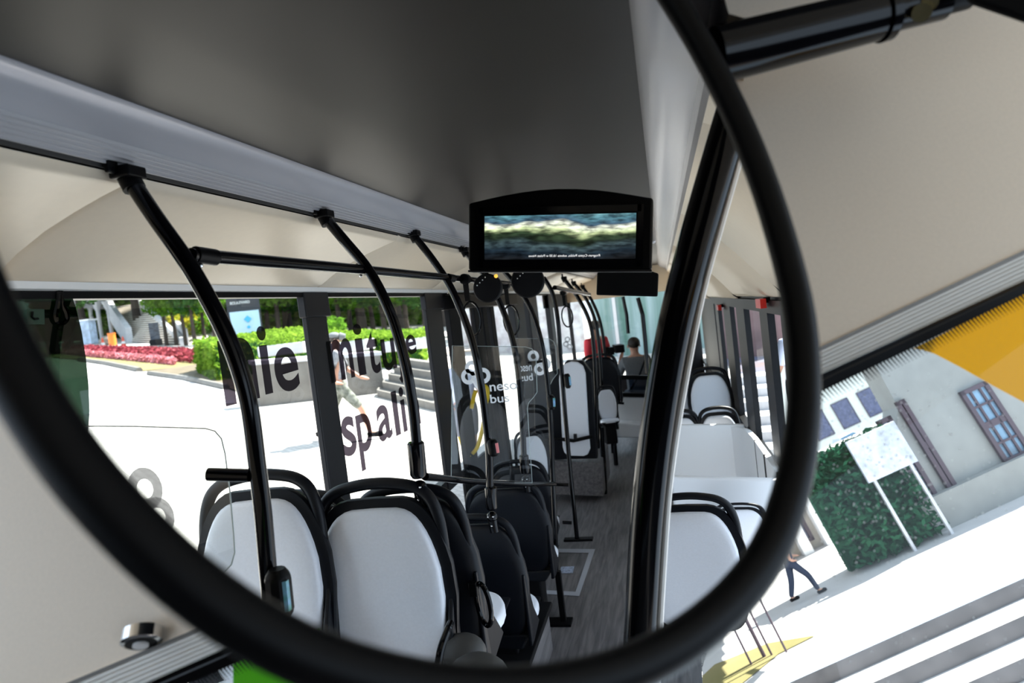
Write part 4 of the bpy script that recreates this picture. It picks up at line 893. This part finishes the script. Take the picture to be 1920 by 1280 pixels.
# ================================================================== PEOPLE
def person(name, label, loc, yaw, height=1.75, stride=0.0, arms='down', shirt='grey', pants='navy', short=True, extra=None, hair='hair', cat='person', crouch=False):
    """one skinned body; clothing and hair are its children. local: x right, y forward, z up"""
    k = height/1.75; J = {}; E_ = []
    def j(n, p, r, par=None):
        J[n] = (Vector(p), r)
        if par: E_.append((par, n))
    j('pel', (0, 0, .96), .125); j('spine', (0, .01, 1.14), .115, 'pel'); j('chest', (0, .01, 1.33), .135, 'spine'); j('neck', (0, .0, 1.49), .055, 'chest'); j('jaw', (0, .02, 1.57), .066, 'neck'); j('head', (0, .01, 1.65), .088, 'jaw'); j('crown', (0, -.005, 1.715), .060, 'head')
    for s, sg in (('L', -1), ('R', 1)):
        sw = stride*sg
        j('hip'+s, (.095*sg, 0, .88), .088, 'pel'); j('knee'+s, (.10*sg, .24*sw+ (.05 if stride else .01), .49), .058, 'hip'+s)
        ank = (.10*sg, .38*sw-.06*abs(sw)*(sg < 0), .085 + (.10*abs(sw) if sw < 0 else 0)); j('ank'+s, ank, .040, 'knee'+s); j('toe'+s, (ank[0], ank[1]+.15, ank[2]-.05), .036, 'ank'+s)
        j('sh'+s, (.175*sg, 0, 1.41), .062, 'chest')
        if arms == 'camera': el, wr, ha = ((.27*sg, .10, 1.20), (.17*sg, .30, 1.42), (.13*sg, .34, 1.50)) if sg < 0 else ((.26*sg, .02, 1.15), (.20*sg, .20, 1.02), (.17*sg, .26, 1.02))
        elif arms == 'walk': el, wr, ha = (.22*sg, -.12*sw, 1.14), (.20*sg, .12-.20*sw, .98), (.19*sg, .20-.20*sw, .95)
        else: el, wr, ha = (.22*sg, -.02, 1.13), (.23*sg, .04, .88), (.23*sg, .06, .80)
        j('el'+s, el, .043, 'sh'+s); j('wr'+s, wr, .029, 'el'+s); j('ha'+s, ha, .036, 'wr'+s)
        d_ = (Vector(ha)-Vector(wr)).normalized(); sd = Vector((0, 1, 0)) if abs(d_.y) < .6 else Vector((1, 0, 0))
        for f in range(5):
            off = sd*(.024-.014*f) if f < 4 else sd*.032-d_*.03
            j('f%d%s' % (f, s), Vector(ha)+off+d_*(.07 if f < 4 else .035), .008, 'ha'+s)
    j('waist', (0, 0, 1.08), .118); j('hem', (0, 0, .80), .125); E_.append(('waist', 'pel')); E_.append(('pel', 'hem'))
    if crouch:
        for n_ in J:
            if n_[:3] not in ('ank', 'toe', 'kne'): J[n_] = (J[n_][0]-Vector((0, .12, .42)), J[n_][1])
            elif n_[:3] == 'kne': J[n_] = (J[n_][0]+Vector((0, .22, 0)), J[n_][1])
    t = empty(name, (0, 0, 0)); LOCAL.add(t.name)
    def skinned(names, grow, nm, m, sub=1, cut=None):
        P = {n: J[n] for n in names}; ids = {n: i for i, n in enumerate(names)}
        me = bpy.data.meshes.new(nm); me.from_pydata([tuple(P[n][0]*k) for n in names], [(ids[a], ids[b]) for a, b in E_ if a in ids and b in ids], [])
        o = bpy.data.objects.new(nm, me); C.objects.link(o); o.modifiers.new('s', 'SKIN'); sv = me.skin_vertices[0].data
        for n, i in ids.items(): r = (P[n][1]+grow)*k; sv[i].radius = (r*(1.25 if n in ('pel', 'spine', 'chest') else 1), r*(.82 if n in ('pel', 'spine', 'chest') else 1)) ; sv[i].use_root = (i == 0)
        u = o.modifiers.new('u', 'SUBSURF'); u.levels = sub; u.render_levels = sub
        dg = bpy.context.evaluated_depsgraph_get(); dg.update()
        me2 = bpy.data.meshes.new_from_object(o.evaluated_get(dg)); bpy.data.objects.remove(o); me2.name = nm
        for p in me2.polygons: p.use_smooth = True
        me2.materials.clear(); me2.materials.append(M[m] if isinstance(m, str) else m)
        o2 = bpy.data.objects.new(nm, me2); C.objects.link(o2); adopt(o2, t); return o2
    skinned([n_ for n_ in J if n_ not in ('waist', 'hem')], 0, 'body', 'skin', 2)
    skinned(['chest', 'spine', 'pel', 'hem', 'shL', 'shR', 'elL', 'elR'], .026, 'shirt', shirt, 2)
    leg = ['pel', 'waist', 'hipL', 'hipR', 'kneeL', 'kneeR'] + ([] if short else ['ankL', 'ankR'])
    skinned(leg, .020, 'trousers' if not short else 'shorts', pants, 2)
    for s in 'LR':
        a = J['ank'+s][0]*k; b = J['toe'+s][0]*k
        MB().tube([a+Vector((0, -.05, -.045))*k, a+Vector((0, 0, -.035))*k, b+Vector((0, .01, .0))*k, b+Vector((0, .05, -.005))*k], [.038*k, .048*k, .046*k, .028*k], 12).build('shoe', 'matt', t)
    hd_ = J['head'][0]*k
    MB().ball(hd_+Vector((0, -.018, .028))*k, (.094*k, .100*k, .088*k), 16).build('hair', hair, t)
    MB().ball(hd_+Vector((0, .098, -.02))*k, (.012*k, .018*k, .018*k), 8).build('nose', 'skin', t)
    for sx in (-1, 1):
        MB().ball(hd_+Vector((sx*.088, .005, -.02))*k, (.012*k, .018*k, .028*k), 8).build('ear', 'skin', t)
        MB().ball(hd_+Vector((sx*.032, .083, .005))*k, .010*k, 8).build('eye', 'matt', t)
    if extra: extra(t, k, J)
    t.location = loc; t.rotation_euler = (0, 0, yaw); tag(t, label, cat); return t
def cap_bag(t, k, J):
    h = J['head'][0]*k
    MB().ball(h+Vector((0, -.01, .055))*k, (.100*k, .105*k, .065*k), 16).tube([h+Vector((0, .08, .04))*k, h+Vector((0, .17, .02))*k], [.07*k, .05*k], 12).build('cap', 'grey', t)
    MB().tube([Vector((.13, .10, 1.42))*k, Vector((-.05, .14, 1.2))*k, Vector((-.2, .08, 1.0))*k, Vector((-.2, -.1, 1.0))*k, Vector((.0, -.14, 1.25))*k], .014*k, 6).build('bag_strap', 'matt', t)
walker = person('person', 'person in a dark top, camouflage shorts and cap walking past the second window', Vector((-5.30, 9.6, gz(-5.30))), -1.15, 1.78, 1.0, 'walk', mat('dark_white_print_shirt', (.02, .02, .025), .9, col2=(.55, .56, .6), scale=6), 'camo', True, cap_bag, 'hair')
def hat(t, k, J):
    h = J['head'][0]*k
    MB().tube([h+Vector((0, 0, .03))*k, h+Vector((0, 0, .045))*k], .19*k, 20).tube([h+Vector((0, 0, .04))*k, h+Vector((0, 0, .11))*k, h+Vector((0, 0, .13))*k], [.10*k, .09*k, .05*k], 16).build('sun_hat', mat('straw_hat', (.65, .52, .40), .8), t)
person('person', 'person in a sun hat and grey clothes just outside the folding door', AG(900, 886)+Vector((-.1, 0, 0)), -2.6, 1.66, .6, 'walk', 'bluewhite', mat('grey_dress', (.22, .22, .25), .9), True, hat)
def cammie(t, k, J):
    vc = MB().box((-.24, .10, 1.10), (-.10, .38, 1.22)); vc.tube([(-.17, .38, 1.16), (-.17, .48, 1.16)], .045, 14)
    v = vc.build('video_camera', 'matt', t, smooth=False, bevel=.01)
    MB().box((-.36, .16, 1.08), (-.25, .30, 1.20)).build('camera_monitor', 'black', t, smooth=False, bevel=.006)
    MB().tube([Vector((.13, -.24, 1.02)), Vector((.0, -.29, .78)), Vector((-.16, -.24, .56))], .014, 6).build('bag_strap', 'matt', t)
person('person', 'man in a grey T-shirt filming with a video camera at the back of the bus', Vector((-.50, 9.7, 0)), .25, 1.73, 0, 'camera', 'grey', 'navy', False, cammie, crouch=True)
person('person', 'person in a red shirt behind the thin poles, left of the man in grey', Vector((-1.05, 9.9, 0)), .8, 1.62, 0, 'down', 'redcloth', 'navy', False)
person('person', 'person in a pale shirt and dark trousers seen through the right side windows', Vector((1.45, 7.9, -.2)), .4, 1.70, .4, 'walk', 'bluewhite', 'navy', False)
pf = person('person', 'dark-dressed person walking along the shaded building front beyond the windscreen', Vector((0, 0, 0)), 0, 1.0, .8, 'walk', 'navy', 'navy', False)
pf.matrix_world = MF @ Matrix.Translation(FC(1516, 1122, GF)) @ Matrix.Rotation(-1.3, 4, 'Z') @ Matrix.Diagonal((.95, .95, .95, 1))

# ================================================================== THE SQUARE BESIDE THE BUS
def gp_(x, y, dz=0): return Vector((x, y, gz(x)+dz))
def AGp(px, py, dz=0): p = AG(px, py); return Vector((p.x, p.y, p.z+dz))
def sheet(name, pts, m, dz, lab=None, cat=None, kind=None):
    P = [Vector((p[0], p[1], gz(p[0])+dz)) for p in pts]
    o = MB().poly(P).build(name, m, None, smooth=False)
    if lab: tag(o, lab, cat, kind=kind)
    else: struct(o)
    return o
A2 = lambda px, py: tuple(AG(px, py)[:2])
sheet('square_paving', [(-1.7, -2), (-1.7, 60), (-90, 90), (-90, 60), (-30, 8)], 'paver', 0)
struct(MB().poly([(-1.7, -2, -.2), (-.3, -2, -.2), (.0, 3.6, -.2), (.15, 4.25, -.2), (.58, 5.2, -.2), (.85, 6.5, -.2), (.95, 7, -.2), (2.2, 15, -.2), (7, 45, -.2), (7, 60, -.2), (-1.7, 60, -.2)]).build('square_paving', 'paver', smooth=False))
sheet('road', [A2(100, 782), A2(168, 772), A2(440, 752), A2(420, 727), A2(262, 697), A2(150, 676), A2(60, 690)], 'asphalt', .012)
sheet('kerb', [A2(100, 788), A2(168, 778), A2(440, 757), A2(440, 751), A2(168, 771), A2(100, 781)], 'concrete', .02)
sheet('lawn', [A2(60, 668), A2(165, 676), A2(262, 697), A2(400, 682), A2(372, 664), A2(165, 655), A2(60, 652)], 'grass', .03, 'dry yellow lawn strip beside the road, below the red flowers', 'lawn', 'stuff')
sheet('planted_border', [A2(275, 697), A2(400, 680), A2(560, 700), A2(560, 745), A2(500, 752), A2(425, 728)], 'soil', .035, 'bare sunlit soil bed under the clipped hedge', 'bed', 'stuff')
sheet('shaded_road', [A2(60, 656), A2(372, 664), A2(560, 664), A2(560, 640), A2(300, 639), A2(60, 652)], 'asphalt', .02)
k_ = MB().tube([AGp(x, y, .06) for x, y in ((150, 677), (200, 684), (262, 697))], .12, 6).tube([AGp(x, y, .06) for x, y in ((280, 703), (350, 713), (425, 730))], .10, 6).build('kerb', 'wallstone', None); struct(k_)
# red flower bed
def bedcloud(n, quad, h, size, seed):
    rn = random.Random(seed); a, b, c, d = [Vector(q) for q in quad]; vs = []; fs = []
    for i in range(n):
        u, v = rn.random(), rn.random(); p = a*(1-u)*(1-v)+b*u*(1-v)+c*u*v+d*(1-u)*v; p = Vector((p.x, p.y, gz(p.x)+rn.uniform(.02, h)))
        w1 = Vector((rn.gauss(0, 1), rn.gauss(0, 1), rn.gauss(0, .5))).normalized(); w2 = w1.cross(Vector((rn.gauss(0, 1), rn.gauss(0, 1), rn.gauss(0, 1)))).normalized(); k = len(vs)
        vs += [p-w1*size, p-w2*size*.6, p+w1*size, p+w2*size*.6]; fs.append((k, k+1, k+2, k+3))
    me = bpy.data.meshes.new('bed'); me.from_pydata([tuple(v) for v in vs], [], fs); return me
fb = meshobj('red_flower_bed', bedcloud(5200, [AG(120, 657), AG(390, 668), AG(390, 684), AG(120, 662)], .40, .13, 1), 'flower'); tag(fb, 'long bed of dark red bedding flowers', 'flowers', kind='stuff')
fb2 = meshobj('pink_flower_edge', bedcloud(1800, [AG(120, 662), AG(330, 681), AG(330, 686), AG(120, 665)], .30, .12, 2), 'flowerP'); tag(fb2, 'row of pink flowers along the front of the red bed', 'flowers', kind='stuff')
# trees
def tree_proto(seed, leaf, r=2.6, h=7.0, n=2600, th=3.0):
    t = empty('tree'); LOCAL.add(t.name)
    MB().tube([Vector((0, 0, -.3)), Vector((.05, 0, 1.2)), Vector((-.04, .05, th)), Vector((.03, 0, h*.75))], [.24, .19, .16, .06], 10).build('trunk', 'bark', t)
    meshobj('crown', leafcloud(n, ((-r, -r, th-.9), (r, r, h)), .21, seed, 'ball'), leaf, t)
    return t
protos = [tree_proto(1, 'leafA'), tree_proto(2, 'leafB'), tree_proto(3, 'leafA', 3.0, 8.0, 3200, 3.4)]
usedp = [False]*3
def tree(k, x, y, s, label, group='trees beyond the square', sz=None, rz=0):
    t = protos[k] if not usedp[k] else copy_tree(protos[k]); usedp[k] = True
    t.location = (x, y, gz(x)-.05); t.scale = (s, s, sz or s); t.rotation_euler = (0, 0, rz); tag(t, label, 'tree', group)
near = [(313, 648, .92, 0), (331, 648, .9, 0), (349, 648, .9, 0), (367, 648, .92, 1), (386, 643, .9, 0), (405, 646, .95, 0)]
nl = ['first trunk from the left in the row in front of the concrete stairs', 'second tree of the row before the concrete stairs', 'third tree of the row, right of the stairs', 'fourth tree of the row, with yellow bushes behind', 'thin fifth tree of the row near the first grab pole', 'sixth tree of the row, just left of the information totem']
for i, (px, py, s, k) in enumerate(near): p = AG(px, py); tree(k, p.x, p.y, s*.62, nl[i], sz=s*.92, rz=i)
rn = random.Random(11)
row = [(430, 632), (448, 634), (485, 632), (505, 630), (525, 632), (545, 628), (622, 627), (640, 629), (660, 627), (680, 628), (700, 626), (722, 628), (745, 626), (765, 628), (800, 630), (852, 632), (930, 640), (948, 634)]
for i, (px, py) in enumerate(row):
    p = AG(px, py-2); sc_ = .95 if i < 6 else .98
    tree([0, 2, 1][i % 3], p.x, p.y, sc_, 'dark-trunked park tree behind the hedge, seen through the '+('first window' if i < 6 else 'second window' if i < 14 else 'door glass'), rz=i*1.3, sz=sc_*.88, group='trees behind the hedge in the '+('first window' if i < 6 else 'second window' if i < 14 else 'doorway'))
for i, (px, py, s) in enumerate([(128, 640, 1.1), (95, 630, 1.5), (158, 626, 1.3), (262, 627, 1.6), (300, 627, 1.7), (350, 627, 1.7), (400, 626, 1.8), (470, 621, 1.9), (540, 620, 1.9), (610, 618, 1.9), (680, 616, 2.0), (750, 614, 2.0), (830, 612, 2.0), (920, 612, 2.0)]):
    v = ray(px, py); q = v.normalized()*(58 if i > 1 else 44); x, y = q.x, q.y
    tree([1, 2][i % 2] if i else 1, x, y, s, 'dense dark green tree left of the concrete stairs' if i == 0 else 'tall tree of the dense green backdrop beyond the square', rz=i*.9, group='backdrop trees' if i else 'tree left of the stairs', sz=s*1.05)
# undergrowth closing the view between the trunks
uw = empty('woodland_undergrowth', Vector((-60, 60, gz(-60))))
pts_ = [Vector((ray(px, 600).normalized()*66)[:2]) for px in range(60, 1060, 100)]
mu = MB(); vs = []; fs = []; rn = random.Random(21)
for p, q in zip(pts_, pts_[1:]):
    n_ = Vector((p.x, p.y)).normalized()*2
    P4 = [Vector((v.x, v.y, gz(v.x)-1)) for v in (p, q, q+n_, p+n_)]; mu.hexa(P4, [v+Vector((0, 0, 13)) for v in P4])
    for i in range(1300):
        c_ = p.lerp(q, rn.random()); c_ = Vector((c_.x, c_.y, gz(c_.x)+rn.uniform(0, 12.5)))-Vector((n_.x, n_.y, 0))*rn.uniform(0, .8)
        w1 = Vector((rn.gauss(0, 1), rn.gauss(0, 1), rn.gauss(0, .6))).normalized(); w2 = w1.cross(Vector((rn.gauss(0, 1), rn.gauss(0, 1), rn.gauss(0, 1)))).normalized(); k = len(vs); z_ = rn.uniform(.25, .6)
        vs += [c_-w1*z_, c_-w2*z_*.6, c_+w1*z_, c_+w2*z_*.6]; fs.append((k, k+1, k+2, k+3))
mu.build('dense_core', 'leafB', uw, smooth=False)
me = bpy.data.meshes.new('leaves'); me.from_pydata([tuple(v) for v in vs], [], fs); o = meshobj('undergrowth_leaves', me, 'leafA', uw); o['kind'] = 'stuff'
tag(uw, 'dense green undergrowth closing the view far behind all the trees', 'undergrowth')
# hedge
def hedge(name, quad, h, label, n=5000, lm='leafH', size=.09):
    a, b, c, d = [Vector((q[0], q[1], gz(q[0]))) for q in quad]; t = empty(name, a); up = Vector((0, 0, h*.93))
    e = .04
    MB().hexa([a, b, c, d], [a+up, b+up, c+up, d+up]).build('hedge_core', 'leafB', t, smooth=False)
    rn = random.Random(9); vs = []; fs = []
    for i in range(n):
        u, v, w_ = rn.random(), rn.random(), rn.random(); f = rn.random()
        if f < .45: w_ = 1
        elif f < .75: v = 0
        elif f < .9: u = 0
        else: u = 1
        p = a*(1-u)*(1-v)+b*u*(1-v)+c*u*v+d*(1-u)*v+Vector((rn.gauss(0, .05), rn.gauss(0, .05), h*w_+rn.gauss(0, .04)))
        w1 = Vector((rn.gauss(0, 1), rn.gauss(0, 1), rn.gauss(0, .5))).normalized(); w2 = w1.cross(Vector((rn.gauss(0, 1), rn.gauss(0, 1), rn.gauss(0, 1)))).normalized(); k = len(vs)
        vs += [p-w1*size, p-w2*size*.6, p+w1*size, p+w2*size*.6]; fs.append((k, k+1, k+2, k+3))
    me = bpy.data.meshes.new('leaves'); me.from_pydata([tuple(v) for v in vs], [], fs); o = meshobj('hedge_leaves', me, lm, t); o['kind'] = 'stuff'
    tag(t, label, 'hedge')
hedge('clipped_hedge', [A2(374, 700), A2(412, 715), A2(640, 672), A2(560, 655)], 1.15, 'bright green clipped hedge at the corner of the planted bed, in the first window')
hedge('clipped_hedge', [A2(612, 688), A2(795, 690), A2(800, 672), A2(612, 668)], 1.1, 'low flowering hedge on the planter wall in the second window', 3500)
for i, (px, py, s) in enumerate([(345, 640, 1.0), (372, 640, 1.2), (395, 640, 1.0), (625, 655, .8)]):
    p = AG(px, py); b_ = meshobj('bush', leafcloud(900, ((-1.3, -1.3, 0), (1.3, 1.3, 2.4)), .16, 30+i, 'ball'), 'leafY' if i < 2 else 'leafA'); b_.location = (p.x, p.y, p.z); b_.scale = (s, s, s*.9)
    tag(b_, ['yellow bush between the tree trunks right of the stairs', 'yellow-green bush farther right behind the trunks', 'green bush left of the first grab pole', 'round green bush at the left edge of the second window'][i], 'bush')
# planter wall, troughs, steps
pw = empty('planter_wall', Vector((*A2(560, 752), gz(A2(560, 752)[0]))))
a, b = Vector(A2(488, 762)), Vector(A2(722, 736)); 
def wallseg(a, b, h, th, name, m, par, zb=-.1): 
    d_ = (b-a).normalized(); nn = Vector((-d_.y, d_.x))*th
    q = [Vector((p.x, p.y, gz(p.x)+zb)) for p in (a, b, b+nn, a+nn)]
    return MB().hexa(q, [p+Vector((0, 0, h-zb)) for p in q]).build(name, m, par, smooth=False)
wallseg(a, b, .95, .35, 'wall_body', 'wallstone', pw); 
d_ = (b-a).normalized(); o = wallseg(a-d_*.05+Vector((.03, -.03)), b+d_*.05, 1.04, .45, 'coping', 'concrete', pw, .95); o.scale = (1, 1, 1)
tag(pw, 'pale stone planter wall running behind the walking person', 'wall')
for i, (px, py) in enumerate([(545, 700), (660, 695), (775, 690)]):
    p = AG(px, py+18); c0 = Vector((p.x, p.y, p.z+.85)); t = empty('flower_trough', c0)
    MB().box(c0+Vector((-.75, -.3, 0)), c0+Vector((.75, .3, .32))).build('trough', 'concrete', t, smooth=False, bevel=.03)
    me = leafcloud(500, ((-.75, -.3, .28), (.75, .3, .62)), .06, 50+i); o = meshobj('plants', me, 'leafH', t); o.matrix_parent_inverse = Matrix.Identity(4); o['kind'] = 'stuff'
    tag(t, ['white flower trough above the letter e', 'white flower trough behind the walking person', 'white flower trough above the outdoor steps'][i], 'planter', 'white flower troughs')
os_ = empty('outdoor_steps', Vector((*A2(760, 755), gz(A2(760, 755)[0]))))
a, b = Vector(A2(708, 744)), Vector(A2(820, 772)); up_ = Vector((a-b).normalized()); bk_ = Vector((-.35, .94))
for i in range(5):
    a_, b_2 = a+bk_*.42*i - up_*.30*i, b+bk_*.42*i
    q = [Vector((p.x, p.y, gz(p.x)-.1)) for p in (a_, b_2, b_2+bk_*.5, a_+bk_*.5)]
    MB().hexa(q, [p+Vector((0, 0, .1+.17*(i+1))) for p in q]).build('step', 'wallstone', os_, smooth=False)
tag(os_, 'pale outdoor steps climbing away at the right of the second window', 'steps')
# concrete stair bridge
sb = empty('concrete_stairs', AGp(262, 642))
BL, BR = AG(248, 642), AG(338, 648); TL, TR = AY(203, 574, 46), AY(258, 574, 46); TL.z = TR.z = (TL.z+TR.z)/2
m = MB(); m_k = MB(); K = 20
for i in range(K):
    for_ = lambda s_: (BL.lerp(TL, s_), BR.lerp(TR, s_))
    (l0, r0), (l1, r1) = for_(i/K), for_((i+1)/K); z0, z1 = l0.z, l1.z
    lz = lambda v, z: Vector((v.x, v.y, z)); rz0, rz1 = r0.z, r1.z
    zm, rm = z0+(z1-z0)*.55, rz0+(rz1-rz0)*.55; m.faces([lz(l0, zm), lz(r0, rm), lz(r0, rz1), lz(l0, z1), r1, l1], [(0,1,2,3), (3,2,4,5)]); m_k.faces([l0, r0, lz(r0, rm), lz(l0, zm)], [(0,1,2,3)])
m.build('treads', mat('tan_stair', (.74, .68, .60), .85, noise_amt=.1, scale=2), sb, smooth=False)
def parapet(pts, h, th, nm):
    m = MB(); 
    for (p, q) in zip(pts, pts[1:]):
        w_ = Vector((th, th*.5, 0)); m.hexa([p+Vector((0, 0, -.5)), q+Vector((0, 0, -.5)), q+w_+Vector((0, 0, -.5)), p+w_+Vector((0, 0, -.5))], [p+Vector((0, 0, h)), q+Vector((0, 0, h)), q+w_+Vector((0, 0, h)), p+w_+Vector((0, 0, h))])
    m.build(nm, 'concrete', sb, smooth=False)
parapet([BL+Vector((-.4, 0, 0)), BL.lerp(TL, .55)+Vector((-.4, 0, 0)), TL+Vector((-.4, 0, .2))], 1.1, .35, 'left_parapet')
parapet([BR, BR.lerp(TR, .5), TR], .5, .25, 'right_parapet')
DL_, DR_ = AY(160, 566, 44), AY(203, 570, 46)
parapet([DL_+Vector((-3, -1.5, 0)), DL_, DR_], 1.15, .5, 'landing_parapet')
parapet([TL+Vector((0, 3, .3)), TR+Vector((.5, 2.6, .3)), TR+Vector((2.5, 2.5, .3))], 1.2, .3, 'rear_parapet')
for px in (172, 186, 206):
    p = AY(px, 600, 44.5); g_ = gz(p.x)
    MB().tube([Vector((p.x, p.y, g_)), Vector((p.x, p.y, g_+2.4)), Vector((p.x, p.y, p.z+1.6))], [.14, .16, .45], 8).build('pillar', 'concrete', sb)
m_k.build('risers', mat('joint_and_shade_riser', (.10, .085, .07), .85), sb, smooth=False)  # dark lower risers paint the joint and shadow lines between treads
tag(sb, 'pale concrete outdoor staircase with solid parapets and a raised landing', 'staircase')
sb2 = empty('concrete_ramp', AGp(345, 645)); a, b = AG(346, 647), AY(300, 590, 46)
for o_, nm in ((Vector((0, 0, 0)), 'near_side'), (Vector((2.6, .8, 0)), 'far_side')):
    MB().hexa([a+o_+Vector((0, 0, -.3)), b+o_+Vector((0, 0, -1)), b+o_+Vector((.3, .1, -1)), a+o_+Vector((.3, .1, -.3))], [a+o_+Vector((0, 0, 1.0)), b+o_+Vector((0, 0, 1.0)), b+o_+Vector((.3, .1, 1.0)), a+o_+Vector((.3, .1, 1.0))]).build(nm, 'concrete', sb2, smooth=False)
MB().hexa([a+Vector((0, 0, -.3)), b+Vector((0, 0, -.9)), b+Vector((2.6, .8, -.9)), a+Vector((2.6, .8, -.3))], [a, b, b+Vector((2.6, .8, 0)), a+Vector((2.6, .8, 0))]).build('slab', 'step', sb2, smooth=False)
tag(sb2, 'narrow concrete ramp with solid sides right of the big staircase', 'ramp')
# small street things
def cone(px, py, label):
    p = AGp(px, py+3); t = empty('traffic_cone', p)
    MB().tube([p+Vector((0, 0, .03)), p+Vector((0, 0, .75))], [.17, .03], 14).build('cone_body', mat('cone_red', (.85, .12, .06), .5), t)
    MB().tube([p+Vector((0, 0, .30)), p+Vector((0, 0, .45))], [.125, .09], 14).build('white_band', 'white', t)
    MB().box(p+Vector((-.22, -.22, 0)), p+Vector((.22, .22, .04))).build('base_plate', 'orange', t, smooth=False); tag(t, label, 'traffic cone', 'traffic cones')
cone(195, 653, 'left red and white traffic cone, left of the orange bin'); cone(233, 650, 'right red and white traffic cone, at the foot of the concrete stairs')
p = AGp(212, 648); t = empty('orange_bin', p); MB().tube([p, p+Vector((0, 0, .80)), p+Vector((0, 0, .83))], [.24, .23, .19], 20).build('bin_body', 'orange', t); MB().tube([p+Vector((0, 0, .81)), p+Vector((0, 0, .86))], .26, 20).build('bin_rim', 'orange', t); tag(t, 'bright orange litter bin at the foot of the concrete stairs', 'bin')
p = AGp(204, 647); o = MB().ball(p+Vector((0, 0, .3)), (.6, .5, .38), 14).build('boulder', 'wallstone'); tag(o, 'small boulder left of the orange bin', 'boulder')
p = AGp(293, 648); t = empty('information_board', p); u = Vector((.78, .62, 0)); n2 = Vector((-.1, .15, 0))
def bslab(z0, z1, w_, nm, m): MB().hexa([p-u*w_+Vector((0, 0, z0)), p+u*w_+Vector((0, 0, z0)), p+u*w_+n2+Vector((0, 0, z0)), p-u*w_+n2+Vector((0, 0, z0))], [p-u*w_+Vector((0, 0, z1)), p+u*w_+Vector((0, 0, z1)), p+u*w_+n2+Vector((0, 0, z1)), p-u*w_+n2+Vector((0, 0, z1))]).build(nm, m, t, smooth=False)
bslab(0, .42, .36, 'stone_base', 'post'); bslab(.42, 1.5, .28, 'dark_panel', mat('dark_board', (.01, .015, .03), .3, col2=(.12, .15, .2), scale=5, stretch=(1, 1, 3)))
tag(t, 'dark upright information board before the concrete stairs', 'board')
# information totem
p = AGp(470, 672); u = Vector((.80, .60, 0)); nn = Vector((-.12, .16, 0)); t = empty('information_totem', p)
def slab(z0, z1, off, w0, nm, m, par, thick=1.0): 
    f = Vector((.006, -.008, 0))*off; o = MB().hexa([p-u*w0+f+Vector((0, 0, z0)), p+u*w0+f+Vector((0, 0, z0)), p+u*w0+nn*thick+Vector((0, 0, z0)), p-u*w0+nn*thick+Vector((0, 0, z0))], [p-u*w0+f+Vector((0, 0, z1)), p+u*w0+f+Vector((0, 0, z1)), p+u*w0+nn*thick+Vector((0, 0, z1)), p-u*w0+nn*thick+Vector((0, 0, z1))]).build(nm, m, par, smooth=False); return o
slab(-.2, 2.72, 0, .68, 'totem_body', mat('totem_dark', (.02, .022, .03), .35), t); slab(.15, 2.12, 2, .60, 'light_panel', mat('totem_pale', (.50, .68, .82), .5), t, .3)
text_mesh('BOULEVARD', 'heading', 'white', t, p-u*.52+Vector((.03, -.04, 2.45)), u, (0, 0, 1), .8, .12)
for z, w_ in ((1.75, .20), (1.40, .34), (1.05, .17)):
    MB().disc(p+u*.1+Vector((.03, -.04, z)), (.6, -.8, 0), w_*.8 if z != 1.40 else .07, .02, 4 if z > 1.7 else 6).build('pictogram', mat('sky_blue_mark', (.08, .45, .75), .5), t, smooth=False)
tag(t, 'tall information totem with a pale blue panel and black top', 'totem')
o = MB().poly([Vector(A2(395, 690)+(gz(A2(395, 690)[0])+.9,)) for _ in (0,)]+[Vector((0, 0, 0)), Vector((0, 0, 0.001))]) if False else None
# red sign and stall at far left
p = AGp(170, 645); t = empty('kiosk', p)
MB().box(p+Vector((-.4, -.3, 0)), p+Vector((.4, .3, 1.7))).build('kiosk_body', mat('kiosk_blue', (.45, .55, .70), .6, noise_amt=.3, scale=3), t, smooth=False); MB().box(p+Vector((-.5, -.4, 1.7)), p+Vector((.5, .4, 1.8))).build('kiosk_roof', 'white', t, smooth=False); tag(t, 'small pale kiosk left of the concrete stairs', 'kiosk')
# outside at the right and at the back of the bus
ow = MB().box((1.6, 19.5, -.2), (3.3, 19.8, 4.6)).build('plastered_wall', mat('pink_wall', (.13, .085, .09), .9, noise_amt=.25, scale=1.2), None, smooth=False); tag(ow, 'pinkish wall outside the right side windows', 'wall')
bp = MB().poly([(1.2, 11.5, -.19), (1.75, 11.5, -.19), (3.1, 19.5, -.19), (1.6, 19.5, -.19)]).build('painted_shade_pavement', mat('paving_painted_shade', (.06, .08, .14), .8, col2=(.12, .07, .06), scale=2), None, smooth=False); struct(bp)  # shade on this pavement is put in as a dark sheet, not cast
sh2 = MB(); 
rs = empty('side_stairs', (.9, 8, -.2))
for i in range(6): MB().box((.72, 8.0+.42*i, -.2), (.145*(8.0+.42*i), 8.42+.42*i, -.2+.12*(i+1))).build('step', 'concrete', rs, smooth=False)
tag(rs, 'sunlit pale steps outside the right windows beside the white tub', 'steps')
bw = empty('green_hoarding', (-1, 24, -.2)); MB().box((-2.6, 24, -.2), (3.2, 24.2, 4.0)).build('hoarding_panel', mat('teal_hoarding', (.05, .14, .11), .5, col2=(.30, .40, .42), scale=1, stretch=(2.5, 1, .15)), bw, smooth=False)
for x in (-1.8, .2, 2.0): MB().box((x, 23.9, -.2), (x+.12, 24, 4.2)).build('upright', 'aluflat', bw, smooth=False)
tag(bw, 'green and blue striped hoarding outside the rear window', 'hoarding')
bb = MB().box((-8.5, 26, -.2), (-3.2, 26.3, 2.6)).build('poster_wall', mat('poster_white', (.6, .6, .62), .7, col2=(.35, .3, .32), scale=3), None, smooth=False); tag(bb, 'white wall with faded posters seen through the rear left window', 'wall')
